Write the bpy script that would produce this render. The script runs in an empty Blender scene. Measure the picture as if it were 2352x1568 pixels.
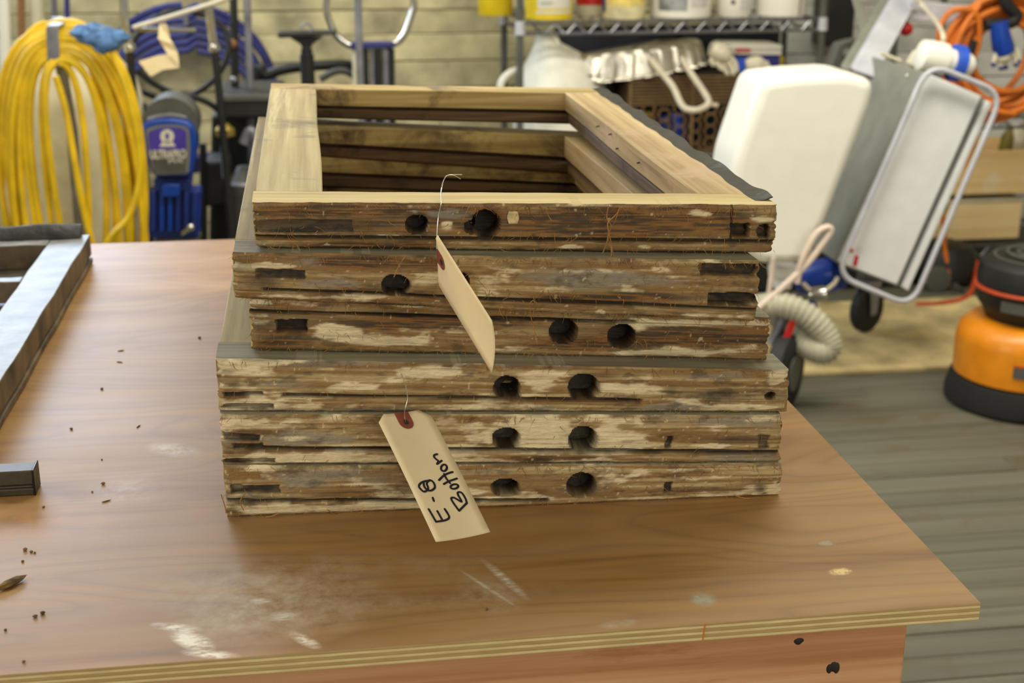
import bpy, math, random
import numpy as np
from mathutils import Vector, Matrix, Euler

# ------------------------------------------------------------------ camera, world, lights, exposure
scene = bpy.context.scene
COL = scene.collection
PITCH, YAW = math.atan2(1040, 3200), math.atan2(486, math.hypot(3200, 1040))
FW = np.array([math.sin(YAW)*math.cos(PITCH), math.cos(YAW)*math.cos(PITCH), -math.sin(PITCH)])
RT = np.array([math.cos(YAW), -math.sin(YAW), 0.0])
UP = np.cross(RT, FW)
EYE = np.array([0.0, 0.0, 1.5])
cam = bpy.data.cameras.new('camera')
cam_o = bpy.data.objects.new('camera', cam)
COL.objects.link(cam_o)
cam.sensor_width = 22.2
cam.lens = 3200/2352*22.2
m = Matrix.Identity(4)
for i in range(3):
    m[i][0], m[i][1], m[i][2], m[i][3] = RT[i], UP[i], -FW[i], EYE[i]
cam_o.matrix_world = m
cam.clip_start, cam.clip_end = 0.05, 60
cam.dof.use_dof = True
cam.dof.focus_distance = float((np.array([0.18, 1.30, 1.06])-EYE) @ FW)
cam.dof.aperture_fstop = 4.4
scene.camera = cam_o

world = bpy.data.worlds.new('world')
scene.world = world
world.use_nodes = True
world.node_tree.nodes['Background'].inputs[0].default_value = (1.0, 0.93, 0.82, 1)
world.node_tree.nodes['Background'].inputs[1].default_value = 0.15

def area(name, loc, target, size, power, color):
    l = bpy.data.lights.new(name, 'AREA')
    l.shape = 'RECTANGLE'
    l.size, l.size_y = size
    l.energy, l.color = power, color
    o = bpy.data.objects.new(name, l)
    COL.objects.link(o)
    o.location = loc
    o.rotation_euler = (Vector(target)-Vector(loc)).to_track_quat('-Z', 'Y').to_euler()
    return o

area('window_daylight', (-1.75, 5.85, 2.25), (-0.6, 1.6, 0.9), (2.1, 1.1), 112, (0.68, 0.81, 1.0))
area('ceiling_lamp', (0.6, 3.1, 3.1), (0.6, 3.1, 0), (2.6, 0.5), 52, (1.0, 0.95, 0.80))
area('ceiling_lamp', (1.9, 2.9, 3.1), (1.9, 2.9, 0), (2.6, 0.5), 62, (1.0, 0.94, 0.80))
area('ceiling_lamp', (-0.5, 4.3, 3.1), (-0.5, 4.3, 0), (2.6, 0.5), 22, (1.0, 0.94, 0.80))
area('front_fill_light', (1.4, -2.6, 2.0), (0.3, 1.5, 1.0), (3.0, 2.0), 80, (1.0, 0.96, 0.84))  # added fill lamp behind the camera, no doorway is built
area('side_window_daylight', (-3.4, 0.4, 2.35), (0.2, 1.3, 1.0), (2.2, 1.4), 70, (1.0, 0.98, 0.92))

scene.view_settings.view_transform = 'Standard'
scene.view_settings.look = 'None'
scene.view_settings.gamma = 1
scene.view_settings.use_curve_mapping = False
scene.view_settings.exposure = 0.04

# ------------------------------------------------------------------ helpers
rng = random.Random(7)
WL = {}                                             # object -> world origin

def at(px, py, y):                                  # a point of the photograph on the upright plane at depth y (metres)
    d = FW + RT*(px-1176)/3200 - UP*(py-784)/3200
    p = EYE + d*(y/d[1])
    return (float(p[0]), float(p[1]), float(p[2]))

def on(px, py, z):                                  # the same on the level plane at height z
    d = FW + RT*(px-1176)/3200 - UP*(py-784)/3200
    p = EYE + d*((z-EYE[2])/d[2])
    return (float(p[0]), float(p[1]), float(p[2]))

def lin(c):
    return tuple(((v/255)/12.92 if v/255 <= 0.04045 else ((v/255+0.055)/1.055)**2.4) for v in c[:3]) + (1.0,)

class MB:
    def __init__(self):
        self.v, self.f, self.mi = [], [], []
    def add(self, vs, fs, mi=0):
        k = len(self.v)
        self.v += [tuple(p) for p in vs]
        self.f += [tuple(i+k for i in f) for f in fs]
        self.mi += [mi]*len(fs)
        return self
    def box(self, lo, hi, rot=None, mi=0):
        c = [(lo[i]+hi[i])/2 for i in range(3)]
        h = [(hi[i]-lo[i])/2 for i in range(3)]
        R = Euler(rot).to_matrix() if rot else Matrix.Identity(3)
        vs = [tuple(Vector(c)+R @ Vector((h[0]*x, h[1]*y, h[2]*z))) for x in (-1, 1) for y in (-1, 1) for z in (-1, 1)]
        return self.add(vs, [(0, 1, 3, 2), (4, 6, 7, 5), (0, 4, 5, 1), (2, 3, 7, 6), (0, 2, 6, 4), (1, 5, 7, 3)], mi)
    def prism(self, pts, d, mi=0):                  # polygon of 3D points pushed along d
        n = len(pts)
        vs = list(pts)+[tuple(p[i]+d[i] for i in range(3)) for p in pts]
        fs = [tuple(range(n))[::-1], tuple(range(n, 2*n))] + [(i, (i+1) % n, n+(i+1) % n, n+i) for i in range(n)]
        return self.add(vs, fs, mi)
    def upright(self, pxs, y0, y1, mi=0):           # outline measured on plane y0, solid back to y1
        return self.prism([at(x, y, y0) for x, y in pxs], (0, y1-y0, 0), mi)
    def tube(self, pts, r, n=8, closed=False, caps=True, mi=0):
        P = [Vector(p) for p in pts]
        m_ = len(P)
        rs = r if isinstance(r, (list, tuple)) else [r]*m_
        T = []
        for i in range(m_):
            a = P[(i-1) % m_] if (closed or i > 0) else P[i]
            b = P[(i+1) % m_] if (closed or i < m_-1) else P[i]
            t = b-a
            T.append(t.normalized() if t.length > 1e-9 else Vector((0, 0, 1)))
        u = T[0].orthogonal().normalized()
        vs, fs = [], []
        for i in range(m_):
            u = (u-T[i]*u.dot(T[i]))
            u = u.normalized() if u.length > 1e-6 else T[i].orthogonal().normalized()
            w = T[i].cross(u)
            for k in range(n):
                a = 2*math.pi*k/n
                vs.append(tuple(P[i]+(u*math.cos(a)+w*math.sin(a))*rs[i]))
        for i in range(m_ if closed else m_-1):
            j = (i+1) % m_
            for k in range(n):
                fs.append((i*n+k, i*n+(k+1) % n, j*n+(k+1) % n, j*n+k))
        if caps and not closed:
            fs += [tuple(range(n))[::-1], tuple(range((m_-1)*n, m_*n))]
        return self.add(vs, fs, mi)
    def lathe(self, prof, c, axis=(0, 0, 1), n=24, mi=0, wob=None):
        q = Vector((0, 0, 1)).rotation_difference(Vector(axis)).to_matrix()
        vs, fs = [], []
        for r, z in prof:
            for k in range(n):
                a = 2*math.pi*k/n
                rr = r*(wob(a, z) if wob else 1)
                vs.append(tuple(Vector(c)+q @ Vector((rr*math.cos(a), rr*math.sin(a), z))))
        for i in range(len(prof)-1):
            for k in range(n):
                fs.append((i*n+k, i*n+(k+1) % n, (i+1)*n+(k+1) % n, (i+1)*n+k))
        fs += [tuple(range(n))[::-1], tuple(range((len(prof)-1)*n, len(prof)*n))]
        return self.add(vs, fs, mi)
    def ball(self, c, r, n=14, sc=(1, 1, 1), mi=0):
        prof = [(max(1e-4, math.sin(math.pi*i/8)), -math.cos(math.pi*i/8)) for i in range(9)]
        vs, fs = [], []
        for pr, z in prof:
            for k in range(n):
                a = 2*math.pi*k/n
                vs.append((c[0]+r*sc[0]*pr*math.cos(a), c[1]+r*sc[1]*pr*math.sin(a), c[2]+r*sc[2]*z))
        for i in range(8):
            for k in range(n):
                fs.append((i*n+k, i*n+(k+1) % n, (i+1)*n+(k+1) % n, (i+1)*n+k))
        fs += [tuple(range(n))[::-1], tuple(range(8*n, 9*n))]
        return self.add(vs, fs, mi)

def spline(pts, k=6, closed=False):
    P = [Vector(p) for p in pts]
    n = len(P)
    out = []
    for i in range(n if closed else n-1):
        g = lambda j: P[j % n] if closed else P[min(max(j, 0), n-1)]
        a, b, c, d = g(i-1), g(i), g(i+1), g(i+2)
        for s in range(k):
            t = s/k
            out.append(tuple(0.5*((2*b)+(c-a)*t+(2*a-5*b+4*c-d)*t*t+(3*b-a-3*c+d)*t**3)))
    if not closed:
        out.append(tuple(P[-1]))
    return out

def mesh_of(name, mb, mats, off=(0, 0, 0), smooth=True):
    me = bpy.data.meshes.new(name)
    o3 = np.array(off, float)
    me.from_pydata((np.array(mb.v, float)-o3).tolist(), [], mb.f)
    for mm in (mats if isinstance(mats, (list, tuple)) else [mats]):
        me.materials.append(mm)
    if any(mb.mi):
        me.polygons.foreach_set('material_index', mb.mi)
    me.validate()
    me.update()
    if smooth:
        me.polygons.foreach_set('use_smooth', [True]*len(me.polygons))
        me.set_sharp_from_angle(angle=math.radians(38))
    return me

def part(name, mb, mats, parent=None, bevel=0, seg=2, smooth=True, label=None, kind=None):
    off = WL.get(parent.name, (0, 0, 0)) if parent else (0, 0, 0)
    o = bpy.data.objects.new(name, mesh_of(name, mb, mats, off, smooth))
    COL.objects.link(o)
    if parent:
        o.parent = parent
    WL[o.name] = off
    if bevel:
        b = o.modifiers.new('bevel', 'BEVEL')
        b.width, b.segments, b.limit_method, b.angle_limit = bevel, seg, 'ANGLE', math.radians(40)
        b.harden_normals = False
    if label:
        o['label'] = label
    if kind:
        o['kind'] = kind
    return o

def tag(o, label, cat, group=None):
    o['label'], o['category'] = label, cat
    if group:
        o['group'] = group
    return o

def thing(name, label, cat, loc, group=None):
    o = bpy.data.objects.new(name, None)
    COL.objects.link(o)
    o.location = loc
    o.empty_display_size = 0.05
    WL[o.name] = tuple(loc)
    return tag(o, label, cat, group)

def solo(name, mb, mats, label, cat, group=None, bevel=0, seg=2, smooth=True):
    return tag(part(name, mb, mats, None, bevel, seg, smooth), label, cat, group)

def structure(name, loc=(0, 0, 0)):
    o = bpy.data.objects.new(name, None)
    COL.objects.link(o)
    o.location = loc
    WL[o.name] = tuple(loc)
    o['kind'] = 'structure'
    return o

# ------------------------------------------------------------------ materials
class NT:
    def __init__(self, name):
        self.m = bpy.data.materials.new(name)
        self.m.use_nodes = True
        self.t = self.m.node_tree
        self.b = self.t.nodes['Principled BSDF']
    def n(self, kind, **kw):
        nd = self.t.nodes.new(kind)
        for k, v in kw.items():
            if k in nd.inputs:
                nd.inputs[k].default_value = v
            else:
                setattr(nd, k, v)
        return nd
    def l(self, a, b):
        self.t.links.new(a, b)
    def coords(self, scale, rand=True, kind='Object'):
        tc = self.n('ShaderNodeTexCoord')
        mp = self.n('ShaderNodeMapping')
        mp.inputs['Scale'].default_value = scale
        src = tc.outputs[kind]
        if rand:
            oi = self.n('ShaderNodeObjectInfo')
            ad = self.n('ShaderNodeVectorMath', operation='ADD')
            ml = self.n('ShaderNodeMath', operation='MULTIPLY')
            ml.inputs[1].default_value = 9.7
            self.l(oi.outputs['Random'], ml.inputs[0])
            self.l(src, ad.inputs[0])
            self.l(ml.outputs[0], ad.inputs[1])
            src = ad.outputs[0]
        self.l(src, mp.inputs['Vector'])
        return mp.outputs[0]
    def noise(self, vec, scale=1.0, detail=4.0, rough=0.55, dist=0.0):
        nd = self.n('ShaderNodeTexNoise')
        nd.inputs['Scale'].default_value = scale
        nd.inputs['Detail'].default_value = detail
        nd.inputs['Roughness'].default_value = rough
        nd.inputs['Distortion'].default_value = dist
        self.l(vec, nd.inputs['Vector'])
        return nd.outputs['Fac']
    def ramp(self, fac, stops, interp='LINEAR'):
        r = self.n('ShaderNodeValToRGB')
        r.color_ramp.interpolation = interp
        e = r.color_ramp.elements
        while len(e) < len(stops):
            e.new(0.5)
        for el, (p, c) in zip(e, stops):
            el.position = p
            el.color = lin(c) if len(c) == 3 else c
        self.l(fac, r.inputs[0])
        return r.outputs[0]
    def mix(self, fac, a, b, mode='MIX'):
        x = self.n('ShaderNodeMix', data_type='RGBA', blend_type=mode)
        for s, v in ((0, fac), (6, a), (7, b)):
            if hasattr(v, 'links'):
                self.l(v, x.inputs[s])
            else:
                x.inputs[s].default_value = v
        return x.outputs[2]
    def math(self, op, a, b=None, clamp=False):
        x = self.n('ShaderNodeMath', operation=op, use_clamp=clamp)
        for i, v in enumerate((a, b)):
            if v is None:
                continue
            if hasattr(v, 'links'):
                self.l(v, x.inputs[i])
            else:
                x.inputs[i].default_value = v
        return x.outputs[0]
    def bump(self, h, strength=0.3, dist=0.002):
        b = self.n('ShaderNodeBump')
        b.inputs['Strength'].default_value = strength
        b.inputs['Distance'].default_value = dist
        self.l(h, b.inputs['Height'])
        self.l(b.outputs[0], self.b.inputs['Normal'])
    def out(self, col, rough=0.6, metal=0.0):
        if hasattr(col, 'links'):
            self.l(col, self.b.inputs['Base Color'])
        else:
            self.b.inputs['Base Color'].default_value = col
        if hasattr(rough, 'links'):
            self.l(rough, self.b.inputs['Roughness'])
        else:
            self.b.inputs['Roughness'].default_value = rough
        self.b.inputs['Metallic'].default_value = metal
        return self.m

def plain(name, c, rough=0.5, metal=0.0, var=0.12, scale=14.0, bump=0.0):
    t = NT(name)
    f = t.noise(t.coords((scale,)*3), 1.0, 5)
    dk = tuple(v*(1-var*1.6) for v in c)
    lt = tuple(min(255, v*(1+var*0.7)) for v in c)
    if bump:
        t.bump(f, bump, 0.004)
    return t.out(t.ramp(f, [(0.3, dk), (0.7, lt)]), rough, metal)

def wood(name, dark, mid, light, axis='x', s=1.0, rough=0.7, stain=None, stain_amt=0.5, bump=0.25, patches=None):
    t = NT(name)
    L, X = 2.5*s, 95.0*s
    sc = {'x': (L, X, X), 'y': (X, L, X), 'z': (X, X, L)}[axis]
    fine = t.noise(t.coords(sc), 1.0, 6, 0.6)
    sc2 = tuple(v*0.22 for v in sc)
    broad = t.noise(t.coords(sc2), 1.0, 3, 0.5, 0.6)
    f = t.math('ADD', t.math('MULTIPLY', fine, 0.55), t.math('MULTIPLY', broad, 0.45))
    col = t.ramp(f, [(0.32, dark), (0.48, mid), (0.66, light)])
    if stain:
        blot = t.noise(t.coords(tuple(v*s for v in (9, 9, 9))), 1.0, 6, 0.65, 0.5)
        m_ = t.ramp(blot, [(0.62-0.2*stain_amt, (0, 0, 0)), (0.78-0.2*stain_amt, (255, 255, 255))])
        col = t.mix(m_, col, lin(stain))
    if patches:
        p2 = t.noise(t.coords(tuple(v*0.35 for v in sc)), 1.0, 6, 0.7, 0.4)
        col = t.mix(t.ramp(p2, [(0.56, (0, 0, 0)), (0.64, (190, 190, 190))]), col, lin(patches))
    t.bump(fine, bump, 0.002)
    return t.out(col, rough)
# materials of the place
MT = {}
MT['wall'] = plain('painted_boards', (196, 186, 146), 0.75, 0, 0.2, 5.0, 0.5)
MT['wall_grey'] = plain('grey_wall_paint', (204, 204, 196), 0.8, 0, 0.12, 5.0, 0.4)
MT['floor'] = wood('grey_floor_paint', (72, 70, 55), (90, 88, 72), (104, 101, 84), 'x', 0.35, 0.6, (84, 70, 44), 0.45, 0.4)
MT['ply_sheet'] = plain('bare_sheet', (212, 190, 134), 0.8, 0, 0.2, 6.0)
MT['chrome'] = plain('chrome', (215, 215, 210), 0.15, 1.0, 0.04)
MT['zinc'] = plain('zinc_wire', (150, 150, 156), 0.35, 0.9, 0.1)
MT['steel'] = plain('dull_steel', (138, 138, 146), 0.45, 0.5, 0.12)
MT['greybar'] = plain('lavender_grey_paint', (190, 190, 198), 0.4, 0, 0.05)
MT['greypaint'] = plain('machine_grey_paint', (128, 128, 116), 0.45, 0, 0.06)
MT['greydark'] = plain('dark_grey_plastic', (84, 84, 78), 0.5, 0, 0.1)
MT['black'] = plain('black_plastic', (26, 27, 25), 0.5, 0, 0.15)
MT['rubber'] = plain('black_rubber', (20, 20, 19), 0.7, 0, 0.15)
MT['white'] = plain('white_plastic', (230, 227, 214), 0.45, 0, 0.012)
MT['panel'] = plain('white_panel_paint', (224, 225, 224), 0.4, 0, 0.02)
MT['cream'] = plain('cream_plastic', (208, 200, 172), 0.5, 0, 0.05)
MT['creamtube'] = plain('cream_tube', (206, 196, 172), 0.5, 0, 0.05)
MT['pinktube'] = plain('pinkish_vinyl', (212, 192, 176), 0.4, 0, 0.05)
MT['yellow'] = plain('yellow_hose', (226, 186, 14), 0.45, 0, 0.08)
MT['yellowpl'] = plain('yellow_plastic', (226, 196, 30), 0.4, 0, 0.04)
MT['bin'] = plain('dark_navy_bin', (26, 29, 46), 0.6, 0, 0.15)  # navy bin, darkened to carry the shadow under the shelf items
MT['navy'] = plain('navy_hose', (38, 42, 112), 0.5, 0, 0.12)
MT['blue'] = plain('blue_enamel', (18, 62, 158), 0.3, 0, 0.08)
MT['bluedark'] = plain('blue_casting', (18, 44, 122), 0.45, 0, 0.15)
MT['bluepl'] = plain('bright_blue_plastic', (44, 88, 200), 0.4, 0, 0.05)
MT['bluecloth'] = plain('blue_cloth', (92, 130, 180), 0.9, 0, 0.15, 60)
MT['purple'] = plain('violet_print', (72, 56, 160), 0.4, 0, 0.05)
MT['labelw'] = plain('white_print', (214, 210, 196), 0.5, 0, 0.03)
MT['labelg'] = plain('grey_print', (120, 118, 108), 0.5, 0, 0.05)
MT['ink'] = plain('marker_ink', (26, 20, 30), 0.6, 0, 0.05)
MT['red'] = plain('red_plastic', (196, 26, 24), 0.4, 0, 0.06)
MT['orange'] = plain('orange_cord', (214, 116, 30), 0.5, 0, 0.1)
MT['orangepl'] = plain('orange_enamel', (222, 136, 16), 0.35, 0, 0.05)
MT['orangered'] = plain('red_orange_cord', (196, 72, 30), 0.5, 0, 0.1)
MT['bag'] = plain('white_plastic_bag', (222, 220, 204), 0.55, 0, 0.05, 9, 0.6)
MT['foil'] = plain('aluminium_foil', (226, 220, 204), 0.30, 0.9, 0.05)
MT['glove'] = plain('white_knit_glove', (222, 214, 190), 0.95, 0, 0.08, 80)
MT['crate'] = plain('brown_plastic_crate', (112, 86, 52), 0.6, 0, 0.15)
MT['corr'] = plain('grey_beige_hose', (176, 172, 150), 0.5, 0, 0.05)
MT['tagpaper'] = plain('manila_card', (250, 236, 198), 0.8, 0, 0.02, 30)
MT['flake'] = plain('old_paint_flake', (198, 174, 126), 0.8, 0, 0.15, 60)
MT['tagred'] = plain('red_brown_fibre', (128, 62, 46), 0.8, 0, 0.08, 60)
MT['wire'] = plain('bright_wire', (196, 192, 180), 0.3, 0.9, 0.05)
MT['fibre'] = plain('frayed_jute', (150, 108, 52), 0.9, 0, 0.25, 60)
MT['lead'] = plain('dark_torn_zinc', (34, 34, 30), 0.4, 0.35, 0.35, 40, 0.5)
MT['brownpole'] = plain('brown_wood_pole', (134, 92, 52), 0.7, 0, 0.1)
MT['plyedge'] = None
MT['pineboard'] = wood('plywood_box', (222, 180, 116), (238, 204, 142), (246, 222, 168), 'x', 0.5, 0.7, (240, 234, 216), 0.4, 0.1)
MT['pinebox'] = wood('pine_box', (228, 188, 120), (244, 212, 152), (250, 228, 176), 'x', 0.5, 0.7, None, 0, 0.1)
MT['raildark'] = wood('shade_darkened_rebate', (48, 34, 18), (84, 60, 32), (120, 92, 54), 'x', 1.0, 0.8, (40, 26, 14), 0.5, patches=(150, 126, 88))  # rail tone darkened for the shade in groove and lip
MT['stiledark'] = wood('shade_darkened_stile_rebate', (58, 44, 26), (104, 80, 48), (140, 112, 74), 'y', 1.0, 0.8, (52, 36, 22), 0.4)  # stile counterpart, rebate shade put into its colour
MT['rail'] = wood('weathered_pine_rail', (94, 76, 36), (152, 128, 70), (190, 168, 106), 'x', 1.0, 0.75, (74, 50, 24), 0.62, patches=(188, 168, 128))
MT['railgrey'] = wood('slate_weathered_rail', (84, 80, 60), (122, 116, 92), (152, 142, 112), 'x', 1.0, 0.75, (96, 78, 48), 0.3)
MT['stile'] = wood('weathered_pine_stile', (102, 88, 50), (150, 132, 84), (178, 162, 112), 'y', 1.0, 0.75, (110, 96, 64), 0.42, patches=(206, 192, 150))
MT['putty'] = wood('putty_smeared_stile', (100, 76, 40), (160, 134, 86), (192, 168, 118), 'y', 0.8, 0.8, (178, 150, 116), 0.5, 0.6, patches=(104, 76, 40))
MT['railtop'] = wood('planed_pine', (146, 124, 68), (180, 158, 98), (200, 180, 122), 'x', 1.2, 0.7)
MT['greysash'] = plain('worn_grey_paint', (116, 116, 114), 0.46, 0.0, 0.2, 22, 0.35)
MT['greysash_side'] = plain('grey_paint_over_brown', (88, 72, 50), 0.6, 0.0, 0.35, 18, 0.4)
MT['darkwood'] = plain('dark_stained_wood', (52, 44, 28), 0.5, 0, 0.35, 25, 0.3)
MT['debris'] = plain('wood_crumb', (104, 78, 34), 0.9, 0, 0.3, 80)

def table_top():
    t = NT('worn_plywood_face')
    cx = t.coords((1, 1, 1), False)
    # cathedral grain: contour lines of a stretched field
    mp = t.n('ShaderNodeMapping'); mp.inputs['Scale'].default_value = (1.1, 5.2, 1); t.l(cx, mp.inputs[0])
    field = t.noise(mp.outputs[0], 1.5, 1.5, 0.4, 0.5)
    rings = t.math('FRACT', t.math('MULTIPLY', field, 13.0))
    rr = t.ramp(rings, [(0.0, (150, 140, 128)), (0.12, (226, 222, 214)), (0.55, (255, 255, 250)), (0.86, (214, 206, 196)), (1.0, (150, 140, 128))])
    mp2 = t.n('ShaderNodeMapping'); mp2.inputs['Scale'].default_value = (5, 190, 1); t.l(cx, mp2.inputs[0])
    fine = t.noise(mp2.outputs[0], 1.0, 5, 0.6)
    mp3 = t.n('ShaderNodeMapping'); mp3.inputs['Scale'].default_value = (1.6, 20, 1); t.l(cx, mp3.inputs[0])
    band = t.noise(mp3.outputs[0], 1.0, 3, 0.5, 0.3)
    base = t.ramp(band, [(0.28, (118, 80, 34)), (0.42, (146, 106, 52)), (0.55, (152, 116, 72)), (0.72, (166, 124, 62))])
    base = t.mix(0.34, base, rr, 'MULTIPLY')
    base = t.mix(t.math('MULTIPLY', fine, 0.30), base, lin((112, 76, 38)))
    # pinkish haze, a soft sheen painted into the colour, and grey dust
    mp4 = t.n('ShaderNodeMapping'); mp4.inputs['Scale'].default_value = (2.2, 4.0, 1); t.l(cx, mp4.inputs[0])
    haze = t.noise(mp4.outputs[0], 1.0, 6, 0.6)
    base = t.mix(t.ramp(haze, [(0.42, (0, 0, 0)), (0.85, (140, 140, 140))]), base, lin((180, 152, 120)))
    sep = t.n('ShaderNodeSeparateXYZ'); t.l(cx, sep.inputs[0])
    speck = t.noise(cx, 42.0, 6, 0.75)
    mp5 = t.n('ShaderNodeMapping'); mp5.inputs['Scale'].default_value = (60, 190, 1); t.l(cx, mp5.inputs[0])
    scuff = t.noise(mp5.outputs[0], 1.0, 6, 0.8, 0.6)
    sm = t.noise(cx, 95.0, 3, 0.7)
    def blob(x, y, rx, ry, rot, amt, col, fac):
        nonlocal base
        q = t.n('ShaderNodeMapping', vector_type='TEXTURE')
        q.inputs['Location'].default_value = (x, y, 0)
        q.inputs['Rotation'].default_value = (0, 0, rot)
        q.inputs['Scale'].default_value = (rx, ry, 1)
        t.l(cx, q.inputs[0])
        s2 = t.n('ShaderNodeSeparateXYZ'); t.l(q.outputs[0], s2.inputs[0])
        d = t.math('SQRT', t.math('ADD', t.math('MULTIPLY', s2.outputs[0], s2.outputs[0]), t.math('MULTIPLY', s2.outputs[1], s2.outputs[1])))
        mk = t.math('SUBTRACT', 1.0, d, True)
        mk = t.math('MULTIPLY', mk, t.math('MULTIPLY', t.math('SUBTRACT', fac, 0.36, True), amt), True)
        base = t.mix(mk, base, lin(col))
    for x, y, z_, rx, ry, rot, amt, col, which in TABLE_MARKS:
        blob(x-TABLE_ORIGIN[0], y-TABLE_ORIGIN[1], rx, ry, rot, amt, col, (sm, speck, scuff)[which])
    t.bump(fine, 0.12, 0.001)
    rough = t.math('ADD', 0.34, t.math('MULTIPLY', haze, 0.24))
    t.b.inputs['Specular IOR Level'].default_value = 0.3
    return t.out(base, rough)

def ply_edge():
    t = NT('plywood_edge')
    c = t.coords((1, 1, 1), False)
    sp = t.n('ShaderNodeSeparateXYZ'); t.l(c, sp.inputs[0])
    wob = t.noise(t.coords((3, 3, 40), False), 1.0, 3)
    zz = t.math('ADD', t.math('MULTIPLY', sp.outputs[2], 1/0.017), t.math('MULTIPLY', wob, 0.10))
    st = t.math('FRACT', t.math('MULTIPLY', zz, 3.0))
    col = t.ramp(st, [(0.0, (148, 122, 70)), (0.14, (214, 194, 136)), (0.44, (222, 202, 148)), (0.56, (160, 134, 84)), (0.9, (188, 160, 104)), (1.0, (148, 122, 70))])
    fine = t.noise(t.coords((30, 30, 300), False), 1.0, 5, 0.7)
    col = t.mix(t.ramp(fine, [(0.35, (160, 160, 160)), (0.7, (0, 0, 0))]), col, lin((124, 92, 42)))
    t.bump(fine, 0.3, 0.002)
    return t.out(col, 0.75)

def apron_wood():
    t = NT('resin_streaked_fir')
    c = t.coords((1, 1, 1), False)
    fine = t.noise(t.coords((3, 60, 150), False), 1.0, 5, 0.6)
    broad = t.noise(t.coords((1.4, 8, 26), False), 1.0, 2, 0.5, 0.4)
    col = t.ramp(t.math('ADD', t.math('MULTIPLY', fine, 0.4), t.math('MULTIPLY', broad, 0.6)), [(0.32, (172, 114, 72)), (0.5, (196, 144, 100)), (0.68, (208, 164, 122))])
    res = t.noise(t.coords((5, 8, 30), False), 1.0, 5, 0.7)
    col = t.mix(t.ramp(res, [(0.57, (0, 0, 0)), (0.66, (180, 180, 180))]), col, lin((146, 76, 34)))
    t.bump(fine, 0.15, 0.001)
    return t.out(col, 0.6)

def baked_face():
    t = NT('weathered_face')
    at_ = t.n('ShaderNodeAttribute', attribute_name='weather')
    g = t.noise(t.coords((60, 900, 900)), 1.0, 6, 0.75)
    k = t.ramp(g, [(0.3, (176, 170, 160)), (0.58, (255, 255, 255))])
    col = t.mix(0.6, at_.outputs['Color'], k, 'MULTIPLY')
    g2 = t.noise(t.coords((420, 900, 900)), 1.0, 4, 0.7)
    t.bump(g2, 0.5, 0.0012)
    return t.out(col, 0.8)

def card_stock(mat):                                # thin card lets some light through
    nt = mat.node_tree
    out = nt.nodes['Material Output']
    tr = nt.nodes.new('ShaderNodeBsdfTranslucent'); tr.inputs[0].default_value = lin((252, 236, 196))
    mx = nt.nodes.new('ShaderNodeMixShader'); mx.inputs[0].default_value = 0.38
    nt.links.new(nt.nodes['Principled BSDF'].outputs[0], mx.inputs[1]); nt.links.new(tr.outputs[0], mx.inputs[2])
    nt.links.new(mx.outputs[0], out.inputs[0])
card_stock(MT['tagpaper'])

# ------------------------------------------------------------------ setting
PLH = 0.112
wall = structure('wall_back', (0, 6.0, 0))
mb = MB()
mb.box((-4.2, 6.03, 0), (5.6, 6.12, 1.25))
part('backing', mb, MT['wall'], wall)
zrow = 0.02
for row in range(11):
    PLH = rng.choice((0.10, 0.112, 0.124))
    z0 = zrow
    zrow += PLH
    x = -1.9-rng.random()*0.6
    while x < 3.9:
        w = rng.uniform(1.3, 2.8)
        if x < 1.8 < x+w:
            w = max(0.2, 1.8-x)
        dy = rng.uniform(-0.006, 0.006)
        b = MB().box((x, 6.0+dy, z0), (x+w-0.003, 6.04, z0+PLH-0.003), (rng.uniform(-0.004, 0.004), rng.uniform(-0.003, 0.003), 0))
        part('board', b, MT['wall'] if x+w < 1.95 else MT['wall_grey'], wall, bevel=0.004)
        x += w
up = MB()
up.box((-4.2, 6.0, 1.25), (5.6, 6.12, 1.6)); up.box((-4.2, 6.0, 2.9), (5.6, 6.12, 3.2))
up.box((-4.2, 6.0, 1.6), (-2.9, 6.12, 2.9)); up.box((-0.6, 6.0, 1.6), (5.6, 6.12, 2.9))
part('upper_wall', up, MT['wall'], wall)
win = structure('window_1', (-1.75, 6.0, 1.6))
f = MB()
f.box((-2.9, 5.97, 1.6), (-0.6, 6.1, 1.66)); f.box((-2.9, 5.97, 2.84), (-0.6, 6.1, 2.9))
for xx in (-2.9, -2.15, -1.40, -0.66):
    f.box((xx, 5.97, 1.66), (xx+0.06, 6.1, 2.84))
part('window_frame', f, MT['cream'], win, bevel=0.004)
wl = MB().box((-4.3, -3.0, 0), (-4.2, 6.12, 3.2))
o = part('wall_left', wl, MT['wall']); o['kind'] = 'structure'
wr = MB().box((5.6, -3.0, 0), (5.7, 6.12, 3.2))
o = part('wall_right', wr, MT['wall']); o['kind'] = 'structure'
ce = MB().box((-4.3, -3.0, 3.2), (5.7, 6.12, 3.3))
o = part('ceiling', ce, MT['white']); o['kind'] = 'structure'

floor = structure('floor', (0, 0, 0))
part('subfloor', MB().box((-4.3, -3.0, -0.12), (5.7, 6.12, -0.03)), MT['floor'], floor)
FB = 0.088
edge = MB()
edge.box((-4.3, -3.0, -0.035), (5.7, 2.2, 0)); edge.box((-4.3, 2.2, -0.035), (0.6, 5.99, 0)); edge.box((4.0, 2.2, -0.035), (5.7, 5.99, 0))
part('outer_boards', edge, MT['floor'], floor)
y = 2.2
while y < 5.95:
    x = 0.6
    while x < 3.95:
        w = min(rng.uniform(0.9, 2.2), 4.0-x)
        if 4.0-x-w < 0.3:
            w = 4.0-x
        dz = rng.uniform(-0.0015, 0.0)
        part('floorboard', MB().box((x+0.001, y+0.0015, -0.03), (x+w-0.001, y+FB-0.0015, dz)), MT['floor'], floor, bevel=0.0015, seg=1)
        x += w
    y += FB

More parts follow.
